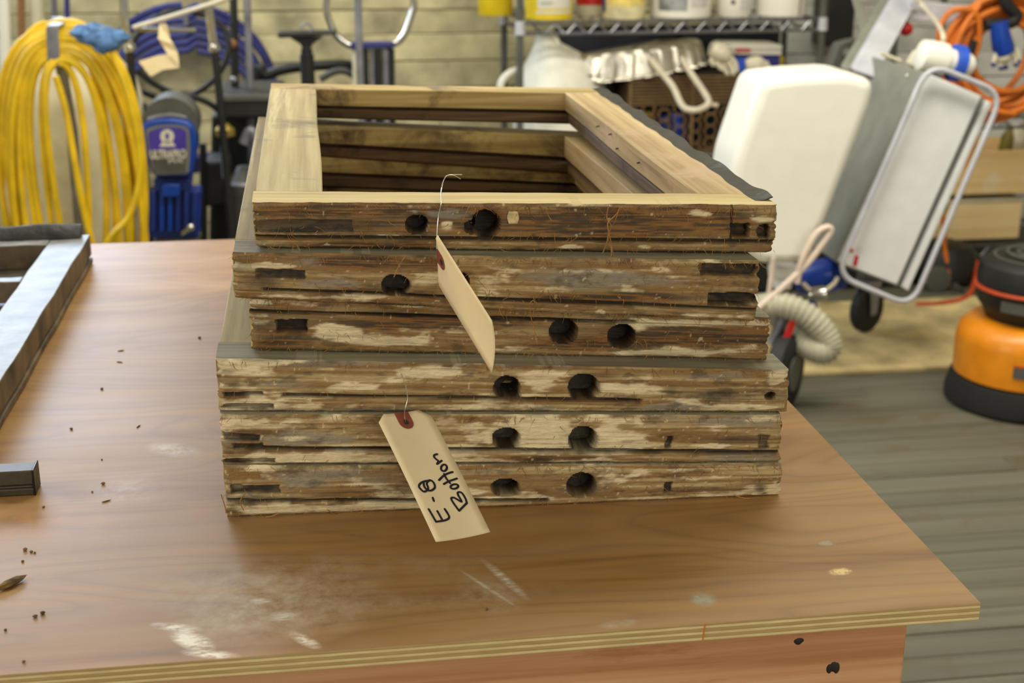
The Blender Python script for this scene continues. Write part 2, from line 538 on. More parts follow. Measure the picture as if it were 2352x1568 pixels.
# ------------------------------------------------------------------ workbench
TZ = 0.9
TABLE_ORIGIN = (-0.5, 1.75)
def tm(px, py, rx, ry, rot, amt, col, which=1):
    p = on(px, py, TZ)
    return (p[0], p[1], 0, rx, ry, rot, amt, col, which)
TABLE_MARKS = [tm(405, 1440, 0.026, 0.0075, -0.35, 7, (224, 214, 196), 2), tm(440, 1470, 0.030, 0.013, -0.85, 9, (226, 216, 198), 2), tm(485, 1502, 0.028, 0.0075, -0.3, 7, (224, 214, 196), 2), tm(700, 1470, 0.022, 0.0075, -0.9, 7, (220, 208, 190), 2), tm(655, 1415, 0.016, 0.012, 0.2, 6, (206, 198, 180), 2), tm(600, 1380, 0.012, 0.006, -0.3, 7, (206, 198, 180), 2), tm(1160, 1330, 0.006, 0.05, 0.35, 5, (196, 190, 170), 2), tm(1120, 1350, 0.003, 0.05, 0.5, 6, (196, 190, 170), 2),
               tm(640, 1400, 0.11, 0.07, 0.1, 2.6, (196, 184, 162)), tm(400, 1032, 0.04, 0.022, -0.6, 3.5, (210, 200, 186)),
               tm(640, 1330, 0.14, 0.06, 0.1, 2.0, (190, 176, 152)), tm(1615, 1375, 0.014, 0.016, 0.3, 9, (150, 146, 122)),
               tm(1930, 1312, 0.013, 0.008, 0.1, 12, (214, 186, 126), 0), tm(1900, 1247, 0.010, 0.006, 0.1, 10, (146, 142, 116), 0),
               tm(1130, 1365, 0.05, 0.03, 1.9, 2.4, (180, 166, 138)), tm(1010, 1300, 0.05, 0.04, 0.2, 2.0, (160, 140, 106)),
               tm(1420, 1432, 0.02, 0.008, 0.1, 5, (160, 150, 124)), tm(300, 1120, 0.05, 0.05, 0.4, 1.6, (196, 180, 176)),
               tm(90, 1200, 0.09, 0.05, 0.0, 1.8, (186, 124, 42), 1), tm(930, 1385, 0.2, 0.03, 0.06, 1.6, (178, 160, 130))]
bench = thing('workbench', 'long workbench with worn plywood top, pale layered edge and fir apron', 'workbench', (TABLE_ORIGIN[0], TABLE_ORIGIN[1], 0))
tb = MB()
x0, x1, y0, y1 = -1.75, 0.567, 1.029, 2.489
tb.add([(x0, y0, TZ), (x1, y0, TZ), (x1, y1, TZ), (x0, y1, TZ), (x0, y0, TZ-0.017), (x1, y0, TZ-0.017), (x1, y1, TZ-0.017), (x0, y1, TZ-0.017)],
       [(0, 1, 2, 3)], 0)
k = len(tb.v)-8
tb.f += [(4, 5, 1, 0), (5, 6, 2, 1), (6, 7, 3, 2), (7, 4, 0, 3), (7, 6, 5, 4)]
tb.mi += [1]*5
part('tabletop', tb, [table_top(), ply_edge()], bench, smooth=False)
AP = apron_wood()
part('apron', MB().box((-1.68, 1.080, 0.745), (0.526, 1.118, 0.883)), AP, bench, bevel=0.003)
part('apron', MB().box((-1.68, 2.40, 0.745), (0.526, 2.438, 0.883)), AP, bench, bevel=0.003)
part('apron', MB().box((0.488, 1.118, 0.745), (0.526, 2.40, 0.883)), AP, bench, bevel=0.003)
KNOT = plain('dark_knot', (40, 24, 12), 0.7, 0, 0.3, 90)
for lx in (-1.60, 0.40):
    for ly in (1.119, 2.31):
        part('leg', MB().box((lx, ly, 0), (lx+0.087, ly+0.087, 0.883)), AP, bench, bevel=0.004)
for px, py, rx, rz in ((1837, 1468, 0.009, 0.0045), (1914, 1533, 0.008, 0.006)):
    c = at(px, py, 1.080)
    kn = MB()
    for j in range(3):
        kn.ball((c[0]+rng.uniform(-.004, .004), 1.0800, c[2]+rng.uniform(-.002, .002)), 1.0, 10, (rx*rng.uniform(.3, .6), 0.0010, rz*rng.uniform(.6, 1)))
    part('knot', kn, KNOT, bench)
p_ = at(1620, 1424, 1.029)
q_ = at(1614, 1472, 1.029)
part('pencil_mark', MB().tube([(p_[0], 1.0288, min(p_[2], 0.8998)), (q_[0], 1.0288, max(q_[2], 0.8835))], 0.0008, 5), MT['orange'], bench)
# ------------------------------------------------------------------ weathered sashes
class Field:                                        # cheap tiling value noise
    def __init__(self, seed):
        self.g = np.random.default_rng(seed).random((128, 128))
    def v(self, x, y):
        xi, yi = np.floor(x).astype(int), np.floor(y).astype(int)
        fx, fy = x-xi, y-yi
        fx, fy = fx*fx*(3-2*fx), fy*fy*(3-2*fy)
        g = self.g
        a, b = g[yi % 128, xi % 128], g[yi % 128, (xi+1) % 128]
        c, d = g[(yi+1) % 128, xi % 128], g[(yi+1) % 128, (xi+1) % 128]
        return (a*(1-fx)+b*fx)*(1-fy)+(c*(1-fx)+d*fx)*fy
    def f(self, x, y, o=4, r=0.55):
        s, a, tot = 0, 1, 0
        for i in range(o):
            s = s+a*self.v(x*2**i+17.3*i, y*2**i+5.1*i)
            tot += a
            a *= r
        return s/tot

def ss(a, b, x):
    t = np.clip((x-a)/(b-a), 0, 1)
    return t*t*(3-2*t)

LC = lambda *c: np.array(lin(c)[:3])
C_DK, C_BR, C_RU, C_TN, C_CR, C_WH, C_BK, C_GR, C_GG = (LC(52, 40, 23), LC(136, 102, 56), LC(134, 88, 36), LC(184, 162, 114),
    LC(226, 208, 166), LC(226, 220, 200), LC(13, 12, 10), LC(142, 134, 116), LC(98, 92, 72))
FACE = baked_face()
SASHES = []

def sash(key, label, geo, chart, feats, base, wst=0.067, wsr=0.05, wf=0.055, wb=0.058, L=0.87, lipside='bottom', backdrop=(0, 0, 0, 0), mats=None, rabbet=True):
    """geo: (xl, xr, zbL, ztL, zbR, ztR, yL, yR); chart: the same face as measured (left, right, top l/r, bottom l/r)."""
    xl, xr, zbL, ztL, zbR, ztR, yL, yR = geo
    W = xr-xl
    M_rail, M_stile, M_right = mats or (MT['rail'], MT['stile'], MT['putty'])
    tbl, tbr, bbl, bbr = backdrop                    # fall of top and bottom towards the back, left and right
    def P(a, b, c):
        zb = zbL*(1-a)+zbR*a-(bbl*(1-a)+bbr*a)*b/L
        zt = ztL*(1-a)+ztR*a-(tbl*(1-a)+tbr*a)*b/L
        return (xl+a*W, yL*(1-a)+yR*a+b, zb*(1-c)+zt*c)
    root = thing('window_sash', label, 'sash', P(0.5, 0.4, 0), 'stack of weathered window sashes')
    fld = Field(ord(key)*13)
    # front rail: finely modelled outer face
    H = ((ztL-zbL)+(ztR-zbR))/2
    nu, nv = int(W/0.0012), max(24, int(H/0.00125))
    U, V = np.meshgrid(np.linspace(0, 1, nu+1), np.linspace(0, 1, nv+1))
    cl, cr, ctl, ctr, cbl, cbr = chart
    PX = cl+U*(cr-cl)
    top, bot = ctl+(ctr-ctl)*U, cbl+(cbr-cbl)*U
    PY = bot+(top-bot)*V
    X, Y = U*W, V*H
    streak = fld.f(X*9, Y*420, 5, 0.6)
    streak2 = fld.f(X*22+9, Y*900+4, 3, 0.6)
    patch = fld.f(X*26+3, Y*75+8, 5, 0.6)
    wide = fld.f(X*7+31, Y*28+2, 4, 0.55)
    grit = fld.f(X*320, Y*420, 3, 0.7)
    warp = fld.f(X*60+50, Y*90+11, 4, 0.6)-0.5
    D = 0.0030*(np.abs(V-0.62)/0.62)**3+0.0006*(streak-0.5)*2+0.0009*(warp*2)+0.0005*(grit-0.5)+0.0025*(wide-0.5)
    paint = np.full_like(U, base['paint'])+(patch-0.5)*1.5+(streak-0.5)*0.55+(wide-0.5)*1.1
    brown = np.full_like(U, base['brown'])+(wide-0.5)*1.5+(streak-0.5)*0.8
    grey = np.full_like(U, base.get('grey', 0.2)+0.12)+(fld.f(X*12+77, Y*60+9, 4)-0.5)*1.6
    black = np.zeros_like(U)
    wx, wy = warp*14, (patch-0.5)*10
    for ft in feats:
        k = ft[0]
        if k in ('paint', 'brown', 'grey', 'dark'):
            _, x, y, rx, ry, amt = ft
            q = np.exp(-(((PX-x+wx*1.6)/rx)**2+((PY-y+wy*0.7)/ry)**2)**1.3)*amt
            if k == 'paint': paint += q; brown -= q*0.2
            elif k == 'brown': brown += q; paint -= q*0.6
            elif k == 'grey': grey += q
            else: black = np.maximum(black, np.clip(q, 0, 1)*(0.55+0.45*ss(0.35, 0.6, patch)))
        elif k == 'hole':
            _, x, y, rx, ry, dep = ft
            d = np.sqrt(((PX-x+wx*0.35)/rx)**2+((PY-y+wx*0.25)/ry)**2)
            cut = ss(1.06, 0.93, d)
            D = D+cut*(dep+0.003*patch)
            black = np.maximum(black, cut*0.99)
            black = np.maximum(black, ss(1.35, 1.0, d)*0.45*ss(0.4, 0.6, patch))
        elif k == 'slot':
            _, xa, xb, ya, yb, dep = ft
            j = wx*0.8+(patch-0.5)*16
            cut = ss(xa-2, xa+2, PX+j)*ss(xb+2, xb-2, PX+j)*ss(ya-2, ya+2, PY+wy*0.9+wx*0.3)*ss(yb+2, yb-2, PY+wy*0.9-wx*0.3)
            D = D+cut*dep*(0.75+0.5*patch)
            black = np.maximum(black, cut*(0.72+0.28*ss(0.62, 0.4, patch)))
        elif k == 'groove':
            _, ya, yb, hw, dep, xa, xb = ft
            yc = ya+(yb-ya)*U+wy*0.22
            d = np.abs(PY-yc)/(hw*(0.8+0.5*patch))
            cut = ss(1.25, 0.6, d)*ss(xa-6, xa+6, PX)*ss(xb+6, xb-6, PX)
            D = D+cut*dep
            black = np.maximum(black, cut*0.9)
        elif k == 'ledge':                           # everything beyond the line steps in
            _, ya, yb, dep, side = ft
            yc = ya+(yb-ya)*U
            D = D+ss(-2, 3, (PY-yc)*side)*dep
        elif k == 'seam':
            _, x, ya, yb = ft
            cut = ss(3.2, 1.2, np.abs(PX-x+wx*0.2))*ss(ya-3, ya+3, PY)*ss(yb+3, yb-3, PY)
            D = D+cut*0.002
            black = np.maximum(black, cut*0.6)
    edge = np.minimum(V, 1-V)*H
    D = D+np.clip(0.0025-edge, 0, 1)*0.8*(0.4+1.4*patch)
    ends = np.minimum(U, 1-U)*W
    D = D+np.clip(0.004-ends, 0, 1)*1.2*patch
    # face colour: stain, bare wood, paint left behind, rot, shade painted black in cuts
    sm = lambda a, b, q: ss(a, b, q)[..., None]
    col = C_BR*(1-sm(0.35, 0.75, streak))+C_TN*sm(0.35, 0.75, streak)
    col = col*(1-sm(0.35, 0.95, brown)*0.9)+(C_RU*(1-sm(0.40, 0.6, streak2))+C_DK*sm(0.40, 0.6, streak2))*sm(0.35, 0.95, brown)*0.9
    col = col*(1-sm(0.55, 0.95, grey)*0.75)+C_GR*sm(0.55, 0.95, grey)*0.75
    pm = sm(0.44, 0.72, paint)*(0.6+0.4*sm(0.34, 0.52, streak2))
    col = col*(1-pm)+(C_CR*(0.82+0.3*patch[..., None]))*pm
    dirt = np.clip(0.5*ss(0.56, 0.72, fld.f(X*44+5, Y*130+3, 5, 0.62)), 0, 1)
    col = col*(1-dirt[..., None]*(1-pm*0.7))+C_DK*dirt[..., None]*(1-pm*0.7)
    rim = ss(0.004, 0.0, edge)*ss(0.42, 0.6, fld.f(X*50+13, Y*50, 4))
    col = col*(1-0.5*rim[..., None])+C_DK*0.5*rim[..., None]
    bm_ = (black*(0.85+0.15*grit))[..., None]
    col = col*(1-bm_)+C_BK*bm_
    spk = ss(0.83, 0.86, fld.f(X*240+3, Y*260+7, 2, 0.5))*0.5*(black < 0.4)
    col = col*(1-spk[..., None])+C_CR*spk[..., None]
    # mesh
    jag = (fld.f(Y*0+3.3, V*14+ord(key) % 5, 3)-0.5)*0.007
    A = np.clip(U, 0, 1)+jag/W*(ss(0.985, 1.0, U)-ss(0.015, 0.0, U))
    ec = (fld.f(X*34, Y*0+2.2, 4)-0.5)*0.0022
    VC = V+ec/H*(ss(0.97, 1.0, V)-ss(0.03, 0.0, V)*0.3)*np.where(V > 0.5, np.minimum(0, np.sign(ec)), 1)
    verts = [P(a, d, c) for a, d, c in zip(A.ravel(), D.ravel(), VC.ravel())]
    ncol = nu+1
    prof = [(wf, 1.0)]
    prof += [(wf, 0.44), (wf-0.016, 0.42), (wf-0.016, 0.35), (wf-0.005, 0.33), (wf-0.005, 0.05), (wf-0.010, 0.0)]
    for b, c in prof:
        for i in range(ncol):
            verts.append(P(A[nv, i], b+(0.0006*math.sin(i*0.11)+0.0005*math.sin(i*0.037)), c))
    nr = nv+1+len(prof)
    faces, mi = [], []
    for j in range(nr):
        j2 = (j+1) % nr
        for i in range(nu):
            faces.append((j*ncol+i, j*ncol+i+1, j2*ncol+i+1, j2*ncol+i))
            mi.append(0 if j < nv else (2 if j == nv else 1))
    faces.append(tuple(j*ncol for j in range(nr))[::-1])
    faces.append(tuple(j*ncol+nu for j in range(nr)))
    mi += [1, 1]
    mb = MB(); mb.v, mb.f, mb.mi = verts, faces, mi
    o = part('rail', mb, [FACE, M_rail, MT['railtop'] if base.get('planed') else MT['railgrey']], root)
    ca = o.data.color_attributes.new('weather', 'FLOAT_COLOR', 'POINT')
    full = np.ones((len(verts), 4), np.float32)
    full[:, :3] = 0.3
    full[:(nv+1)*ncol, :3] = col.reshape(-1, 3)
    ca.data.foreach_set('color', full.ravel())
    # back rail and stiles: light body, ploughed groove, darker lip below it
    def member(profile, amin, amax, along, mat, n=10, name='rail', wob=0.0008):
        b_ = MB()
        m_ = len(profile)
        for i in range(n+1):
            t_ = i/n
            for u_, c in profile:
                wv = wob*math.sin(t_*9+u_*40+c*3)*(1 if 0 < c < 1 or u_ else 0)
                if along == 'x':
                    b_.v.append(P(amin+(amax-amin)*t_, u_+wv, c))
                else:
                    b_.v.append(P((u_+wv)/W, amin+(amax-amin)*t_, c))
        for i in range(n):
            for k_ in range(m_):
                b_.f.append((i*m_+k_, i*m_+(k_+1) % m_, (i+1)*m_+(k_+1) % m_, (i+1)*m_+k_))
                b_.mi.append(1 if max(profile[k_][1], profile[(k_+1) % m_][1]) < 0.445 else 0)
        b_.f += [tuple(range(m_))[::-1], tuple(range(n*m_, (n+1)*m_))]
        b_.mi += [0, 0]
        return part(name, b_, mat, root, bevel=0.0012, seg=1)
    def prof_(u0, s, far):
        return [(u0, 1), (u0, 0.44), (u0+s*0.016, 0.42), (u0+s*0.016, 0.35), (u0+s*0.005, 0.33), (u0+s*0.005, 0.05), (u0+s*0.010, 0.0), (far, 0.0), (far, 1)]
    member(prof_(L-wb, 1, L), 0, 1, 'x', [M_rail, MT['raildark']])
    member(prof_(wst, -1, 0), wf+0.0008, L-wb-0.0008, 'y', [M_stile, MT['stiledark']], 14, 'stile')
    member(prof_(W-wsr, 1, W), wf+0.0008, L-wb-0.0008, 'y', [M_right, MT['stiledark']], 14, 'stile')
    # frayed fibres caught on the edges
    fb = MB()
    nf = int(base.get('fibres', 40)*3.5)
    for _ in range(nf):
        a, c = rng.random(), rng.choice([rng.random(), 0.02+rng.random()*0.1, 0.93+rng.random()*0.07, 0.94+rng.random()*0.06, 0.3+rng.random()*0.15])
        if D[min(nv, int(c*nv)), min(nu, int(a*nu))] > 0.006:
            continue
        p0 = Vector(P(a, -0.0002, c))
        ln = rng.choice((rng.uniform(0.002, 0.006), rng.uniform(0.003, 0.008), rng.uniform(0.006, 0.014)))
        th = rng.uniform(-2.6, -0.5)
        q = [p0]
        for s_ in range(4):
            th += rng.uniform(-0.5, 0.5)
            q.append(q[-1]+Vector((math.cos(th)*ln/4, -rng.uniform(0, 0.5)*ln/4, math.sin(th)*ln/4)))
        q = [Vector((v_.x, min(v_.y, yL*(1-a)+yR*a-0.0003), max(v_.z, 0.9008))) for v_ in q]
        fb.tube(q, [0.00028, 0.00025, 0.0002, 0.00016, 0.0001], 3)
    part('frayed_fibre', fb, MT['fibre'], root, kind='stuff')
    SASHES.append((root, P))
    return root, P

rt_f, P_F = sash('F', 'bottom sash of the weathered stack, lying directly on the workbench', (-0.101, 0.466, 0.900, 0.956, 0.9, 0.9365, 1.301, 1.272),
    (520, 1795, 1072, 1066, 1190, 1141),
    [('ledge', 1152, 1152, -0.0015, 1), ('groove', 1150, 1150, 3.5, 0.005, 520, 1250), ('hole', 1150, 1120, 31, 20, 0.026), ('hole', 1325, 1115, 33, 29, 0.026), ('slot', 533, 642, 1115, 1133, 0.004),
     ('slot', 1517, 1536, 1107, 1132, 0.004), ('dark', 600, 1146, 90, 9, 0.8), ('dark', 1620, 1124, 110, 6, 0.7), ('paint', 650, 1170, 170, 11, 0.5),
     ('paint', 1770, 1098, 28, 24, 0.5), ('paint', 1420, 1092, 80, 16, 0.3), ('paint', 1250, 1146, 250, 6, 0.4), ('grey', 700, 1085, 160, 14, 0.5),
     ('brown', 760, 1130, 180, 12, 0.5), ('brown', 1010, 1085, 60, 10, 0.4), ('paint', 1600, 1095, 130, 18, 0.25), ('brown', 900, 1148, 200, 5, 0.5), ('paint', 1785, 1125, 20, 18, 0.8), ('dark', 1745, 1122, 12, 16, 0.8), ('dark', 1560, 1128, 60, 4, 0.9), ('dark', 540, 1180, 20, 10, 0.5)],
    dict(paint=0.40, brown=0.20, grey=0.3, fibres=60))
rt_e, P_E = sash('E', 'second sash from the bottom of the stack, pale paint and two round holes', (-0.101, 0.463, 0.9568, 1.0095, 0.9372, 0.988, 1.304, 1.276),
    (507, 1790, 955, 958, 1065, 1058),
    [('ledge', 1032, 1041, -0.003, 1), ('groove', 1028, 1037, 4, 0.007, 560, 1790), ('hole', 1148, 1008, 31, 24, 0.026), ('hole', 1325, 1010, 31, 29, 0.026), ('slot', 516, 590, 997, 1012, 0.003), ('slot', 530, 600, 1018, 1030, 0.003),
     ('slot', 510, 625, 1051, 1063, 0.005), ('paint', 620, 972, 130, 13, 0.5), ('grey', 720, 1006, 120, 15, 0.8), ('paint', 1225, 985, 70, 36, 0.6), ('paint', 1425, 1010, 60, 24, 0.9),
     ('paint', 690, 1045, 110, 8, 0.8), ('brown', 1300, 1049, 180, 7, 0.7), ('slot', 1516, 1529, 999, 1027, 0.004), ('slot', 1738, 1762, 998, 1026, 0.002), ('dark', 1680, 1008, 75, 9, 0.8),
     ('paint', 1620, 1022, 60, 6, 0.5), ('seam', 1640, 997, 1000), ('grey', 1700, 970, 120, 10, 0.4), ('brown', 1440, 985, 40, 8, 0.5), ('brown', 900, 1012, 120, 10, 0.3)],
    dict(paint=0.46, brown=0.08, grey=0.3, fibres=40))
rt_d, P_D = sash('D', 'third sash from the bottom, widest of the stack, putty blob at its front corner', (-0.101, 0.470, 1.010, 1.0645, 0.9885, 1.034, 1.311, 1.284),
    (500, 1805, 828, 848, 942, 943),
    [('ledge', 907, 925, -0.002, 1), ('groove', 903, 921, 3.5, 0.006, 640, 1460), ('slot', 508, 600, 899, 908, 0.004), ('slot', 503, 620, 925, 938, 0.006), ('hole', 1148, 888, 30, 25, 0.026), ('hole', 1160, 905, 18, 12, 0.02),
     ('hole', 1325, 888, 35, 30, 0.026), ('paint', 545, 843, 30, 14, 0.9), ('dark', 520, 855, 15, 8, 0.5), ('paint', 620, 836, 60, 6, 0.7), ('brown', 720, 838, 110, 10, 0.6), ('paint', 1000, 850, 140, 16, 0.35),
     ('paint', 790, 885, 60, 9, 0.9), ('brown', 960, 888, 90, 11, 0.7), ('grey', 640, 885, 90, 12, 0.6), ('paint', 1230, 875, 55, 34, 0.7), ('paint', 1440, 892, 90, 20, 0.45), ('brown', 1370, 858, 60, 10, 0.6),
     ('paint', 1770, 868, 30, 20, 0.8), ('dark', 1640, 903, 120, 13, 0.75), ('hole', 1765, 906, 12, 9, 0.012), ('paint', 1720, 931, 90, 8, 0.6), ('grey', 1530, 930, 90, 9, 0.9), ('paint', 800, 930, 260, 7, 0.5),
     ('grey', 1640, 862, 90, 10, 0.5), ('paint', 1790, 858, 26, 16, 0.9), ('dark', 1790, 905, 24, 14, 0.8), ('dark', 1530, 895, 16, 14, 0.9)],
    dict(paint=0.36, brown=0.16, grey=0.3, fibres=50))
rt_c, P_C = sash('C', 'third sash from the top, upside down and set back, dark brown with two holes', (-0.067, 0.457, 1.065, 1.1215, 1.0345, 1.0815, 1.330, 1.312),
    (577, 1768, 684, 738, 805, 842),
    [('ledge', 718, 758, 0.003, 1), ('groove', 717, 757, 4, 0.006, 577, 1450), ('slot', 632, 702, 738, 766, 0.012), ('hole', 1283, 768, 32, 28, 0.028), ('hole', 1418, 780, 32, 27, 0.026), ('paint', 775, 768, 70, 16, 0.7), ('paint', 880, 792, 100, 12, 0.6),
     ('paint', 1190, 808, 90, 9, 0.7), ('paint', 1430, 821, 70, 7, 0.8), ('paint', 1580, 820, 100, 8, 0.9), ('paint', 1710, 815, 45, 15, 0.6), ('paint', 1600, 749, 190, 8, 0.9), ('brown', 1600, 785, 190, 18, 1.0),
     ('brown', 1000, 745, 230, 14, 0.5), ('brown', 1300, 800, 120, 15, 0.8), ('brown', 620, 790, 60, 14, 0.6), ('dark', 1640, 782, 110, 12, 0.55), ('grey', 1010, 775, 120, 22, 0.4), ('paint', 930, 705, 60, 6, 0.5), ('dark', 640, 718, 80, 7, 0.7),
     ('dark', 600, 750, 30, 25, 0.5)],
    dict(paint=0.16, brown=0.48, grey=0.02, fibres=90))
rt_b, P_B = sash('B', 'second sash from the top, dark rot stains and long black mortise at its end', (-0.080, 0.437, 1.122, 1.169, 1.082, 1.147, 1.317, 1.296),
    (537, 1740, 574, 598, 683, 735),
    [('ledge', 660, 710, 0.003, 1), ('groove', 656, 706, 4, 0.007, 600, 1740), ('paint', 620, 604, 75, 8, 1.0), ('slot', 590, 690, 612, 634, 0.004), ('grey', 740, 645, 100, 13, 1.0), ('dark', 600, 640, 40, 22, 0.7), ('dark', 850, 655, 40, 16, 0.8), ('hole', 898, 650, 32, 24, 0.016),
     ('paint', 965, 636, 36, 14, 0.8), ('hole', 1040, 640, 24, 20, 0.02), ('paint', 1110, 648, 45, 28, 0.6), ('grey', 1300, 632, 220, 20, 0.7), ('paint', 1350, 618, 180, 9, 0.3), ('brown', 850, 598, 160, 14, 0.9), ('slot', 1622, 1738, 668, 693, 0.014),
     ('slot', 1602, 1733, 606, 628, 0.010), ('brown', 1400, 678, 220, 12, 0.6), ('paint', 1368, 712, 14, 7, 0.9), ('paint', 1690, 722, 60, 7, 0.4), ('paint', 760, 676, 200, 7, 0.4), ('brown', 1250, 690, 130, 14, 0.6), ('dark', 560, 600, 30, 20, 0.5)],
    dict(paint=0.20, brown=0.38, grey=0.08, fibres=120), backdrop=(0.004, 0.014, 0.004, 0.010))
rt_a, P_A = sash('A', 'topmost sash of the stack, planed pale top and torn metal strip along one side', (-0.058, 0.459, 1.1695, 1.2145, 1.1475, 1.198, 1.328, 1.318),
    (583, 1783, 467, 472, 577, 584),
    [('ledge', 552, 560, 0.003, 1), ('groove', 548, 556, 4, 0.008, 583, 1783), ('hole', 945, 518, 26, 22, 0.026), ('hole', 1102, 517, 32, 32, 0.03), ('hole', 1068, 524, 15, 15, 0.018), ('slot', 583, 800, 508, 538, 0.002), ('dark', 740, 520, 170, 17, 0.75),
     ('slot', 1674, 1720, 515, 545, 0.014), ('slot', 1744, 1766, 518, 545, 0.012), ('seam', 1676, 470, 553), ('brown', 1350, 512, 290, 34, 0.9), ('brown', 720, 486, 160, 14, 0.6), ('paint', 890, 546, 60, 5, 0.9), ('paint', 1012, 520, 20, 14, 0.8),
     ('paint', 1163, 500, 15, 16, 1.2), ('paint', 1300, 573, 40, 6, 0.7), ('paint', 1480, 572, 24, 5, 0.7), ('paint', 1350, 473, 60, 4, 0.8), ('grey', 1020, 490, 70, 14, 0.9), ('paint', 1600, 492, 45, 8, 0.6), ('paint', 1750, 500, 30, 12, 0.5), ('grey', 650, 572, 80, 8, 0.5),
     ('dark', 1740, 466, 40, 6, 0.6), ('brown', 800, 570, 200, 8, 0.6)],
    dict(paint=0.05, brown=0.52, grey=-0.05, planed=True, fibres=110), wsr=0.068)
# torn weatherstrip on the top sash, nails and putty points on its inner side
ws = MB()
n = 90
for i in range(n+1):
    t_ = i/n
    b_ = 0.022+t_*0.842
    w_ = 0.017+0.002*math.sin(t_*23)+0.0015*math.sin(t_*71)
    lift = 0.0022+0.0016*math.sin(t_*29+1)+0.001*math.sin(t_*67)
    p = Vector(P_A(1.0, b_, 1.0))
    ws.v += [(p.x-w_, p.y, p.z+0.0004), (p.x-0.006, p.y, p.z+0.0014), (p.x+0.002+0.0012*math.sin(t_*47), p.y, p.z+0.001+lift),
             (p.x+0.0028+0.0012*math.sin(t_*47), p.y, p.z+lift), (p.x-0.005, p.y, p.z+0.0005), (p.x-w_+0.001, p.y, p.z-0.0002)]
for i in range(n):
    for k in range(6):
        ws.f.append((i*6+k, i*6+(k+1) % 6, (i+1)*6+(k+1) % 6, (i+1)*6+k))
ws.f += [(5, 4, 3, 2, 1, 0), tuple(range(n*6, n*6+6))]
ws.mi = [0]*len(ws.f)
part('weatherstrip', ws, MT['lead'], rt_a, label='torn dark metal weatherstrip')
Wa = 0.459+0.058
for t_, c in ((0.33, 0.72), (0.49, 0.64), (0.66, 0.80), (0.55, 0.86)):
    p = P_A(1-0.068/Wa, 0.06+t_*0.75, c)
    part('glazing_nail', MB().tube([(p[0]+0.002, p[1], p[2]), (p[0]-0.004, p[1]-0.002, p[2]-0.001)], 0.0011, 6), MT['darkwood'], rt_a)
# a curled flake and long jute strands hanging off the front of the top sash
fl = MB()
for i in range(6):
    for j in range(5):
        p = P_A((1163-583)/1200+(j-2)*0.0034*(1-0.12*abs(i-2.5))/Wa*0.9, -0.0012-0.0012*abs(i-2.5)/2.5-0.0004*((i*j) % 3), 0.60+i*0.052)
        fl.v.append(p)
for i in range(5):
    for j in range(4):
        fl.f.append((i*5+j, i*5+j+1, (i+1)*5+j+1, (i+1)*5+j))
fl.mi = [0]*len(fl.f)
fo = part('paint_flake', fl, MT['flake'], rt_a, label='peeling cream paint flake')
sm_ = fo.modifiers.new('thickness', 'SOLIDIFY'); sm_.thickness = 0.0006
for pts in ([(1398, 472), (1394, 500), (1404, 520), (1396, 545), (1404, 570), (1402, 595), (1388, 622), (1378, 630)],
            [(1432, 472), (1412, 496), (1396, 512), (1400, 540), (1406, 572), (1410, 596), (1398, 610)],
            [(1424, 475), (1412, 508), (1400, 530), (1394, 556), (1384, 582)], [(1250, 478), (1266, 506)], [(1080, 470), (1066, 500), (1058, 520)]):
    part('jute_strand', MB().tube(spline([at(x, y, 1.3105+0.0015*math.sin(i*2.1)) for i, (x, y) in enumerate(pts)], 5), 0.0006, 5), MT['fibre'], rt_a)
for pts in ([(1200, 690), (1212, 700), (1224, 690), (1236, 702), (1226, 712)], [(1160, 700), (1170, 712), (1186, 702), (1180, 690)], [(1215, 702), (1220, 730), (1228, 760), (1234, 790)], [(930, 590), (916, 610), (905, 636)]):
    part('jute_strand', MB().tube(spline([at(x, y, 1.298-0.001*(i % 2)) for i, (x, y) in enumerate(pts)], 5), 0.0005, 5), MT['fibre'], rt_b)
for pts in ([(520, 1178), (516, 1160), (508, 1135)], [(560, 1172), (552, 1150), (566, 1130)], [(640, 1178), (622, 1190), (612, 1206)], [(752, 1170), (764, 1186), (776, 1192)], [(900, 1165), (912, 1182), (922, 1188)], [(1690, 1138), (1715, 1150), (1745, 1155)]):
    part('jute_strand', MB().tube(spline([(lambda q: (q[0], q[1], max(q[2], 0.9012)))(at(x, y, 1.296 if x < 1000 else 1.27)) for x, y in pts], 4), 0.0006, 5), MT['fibre'], rt_f)

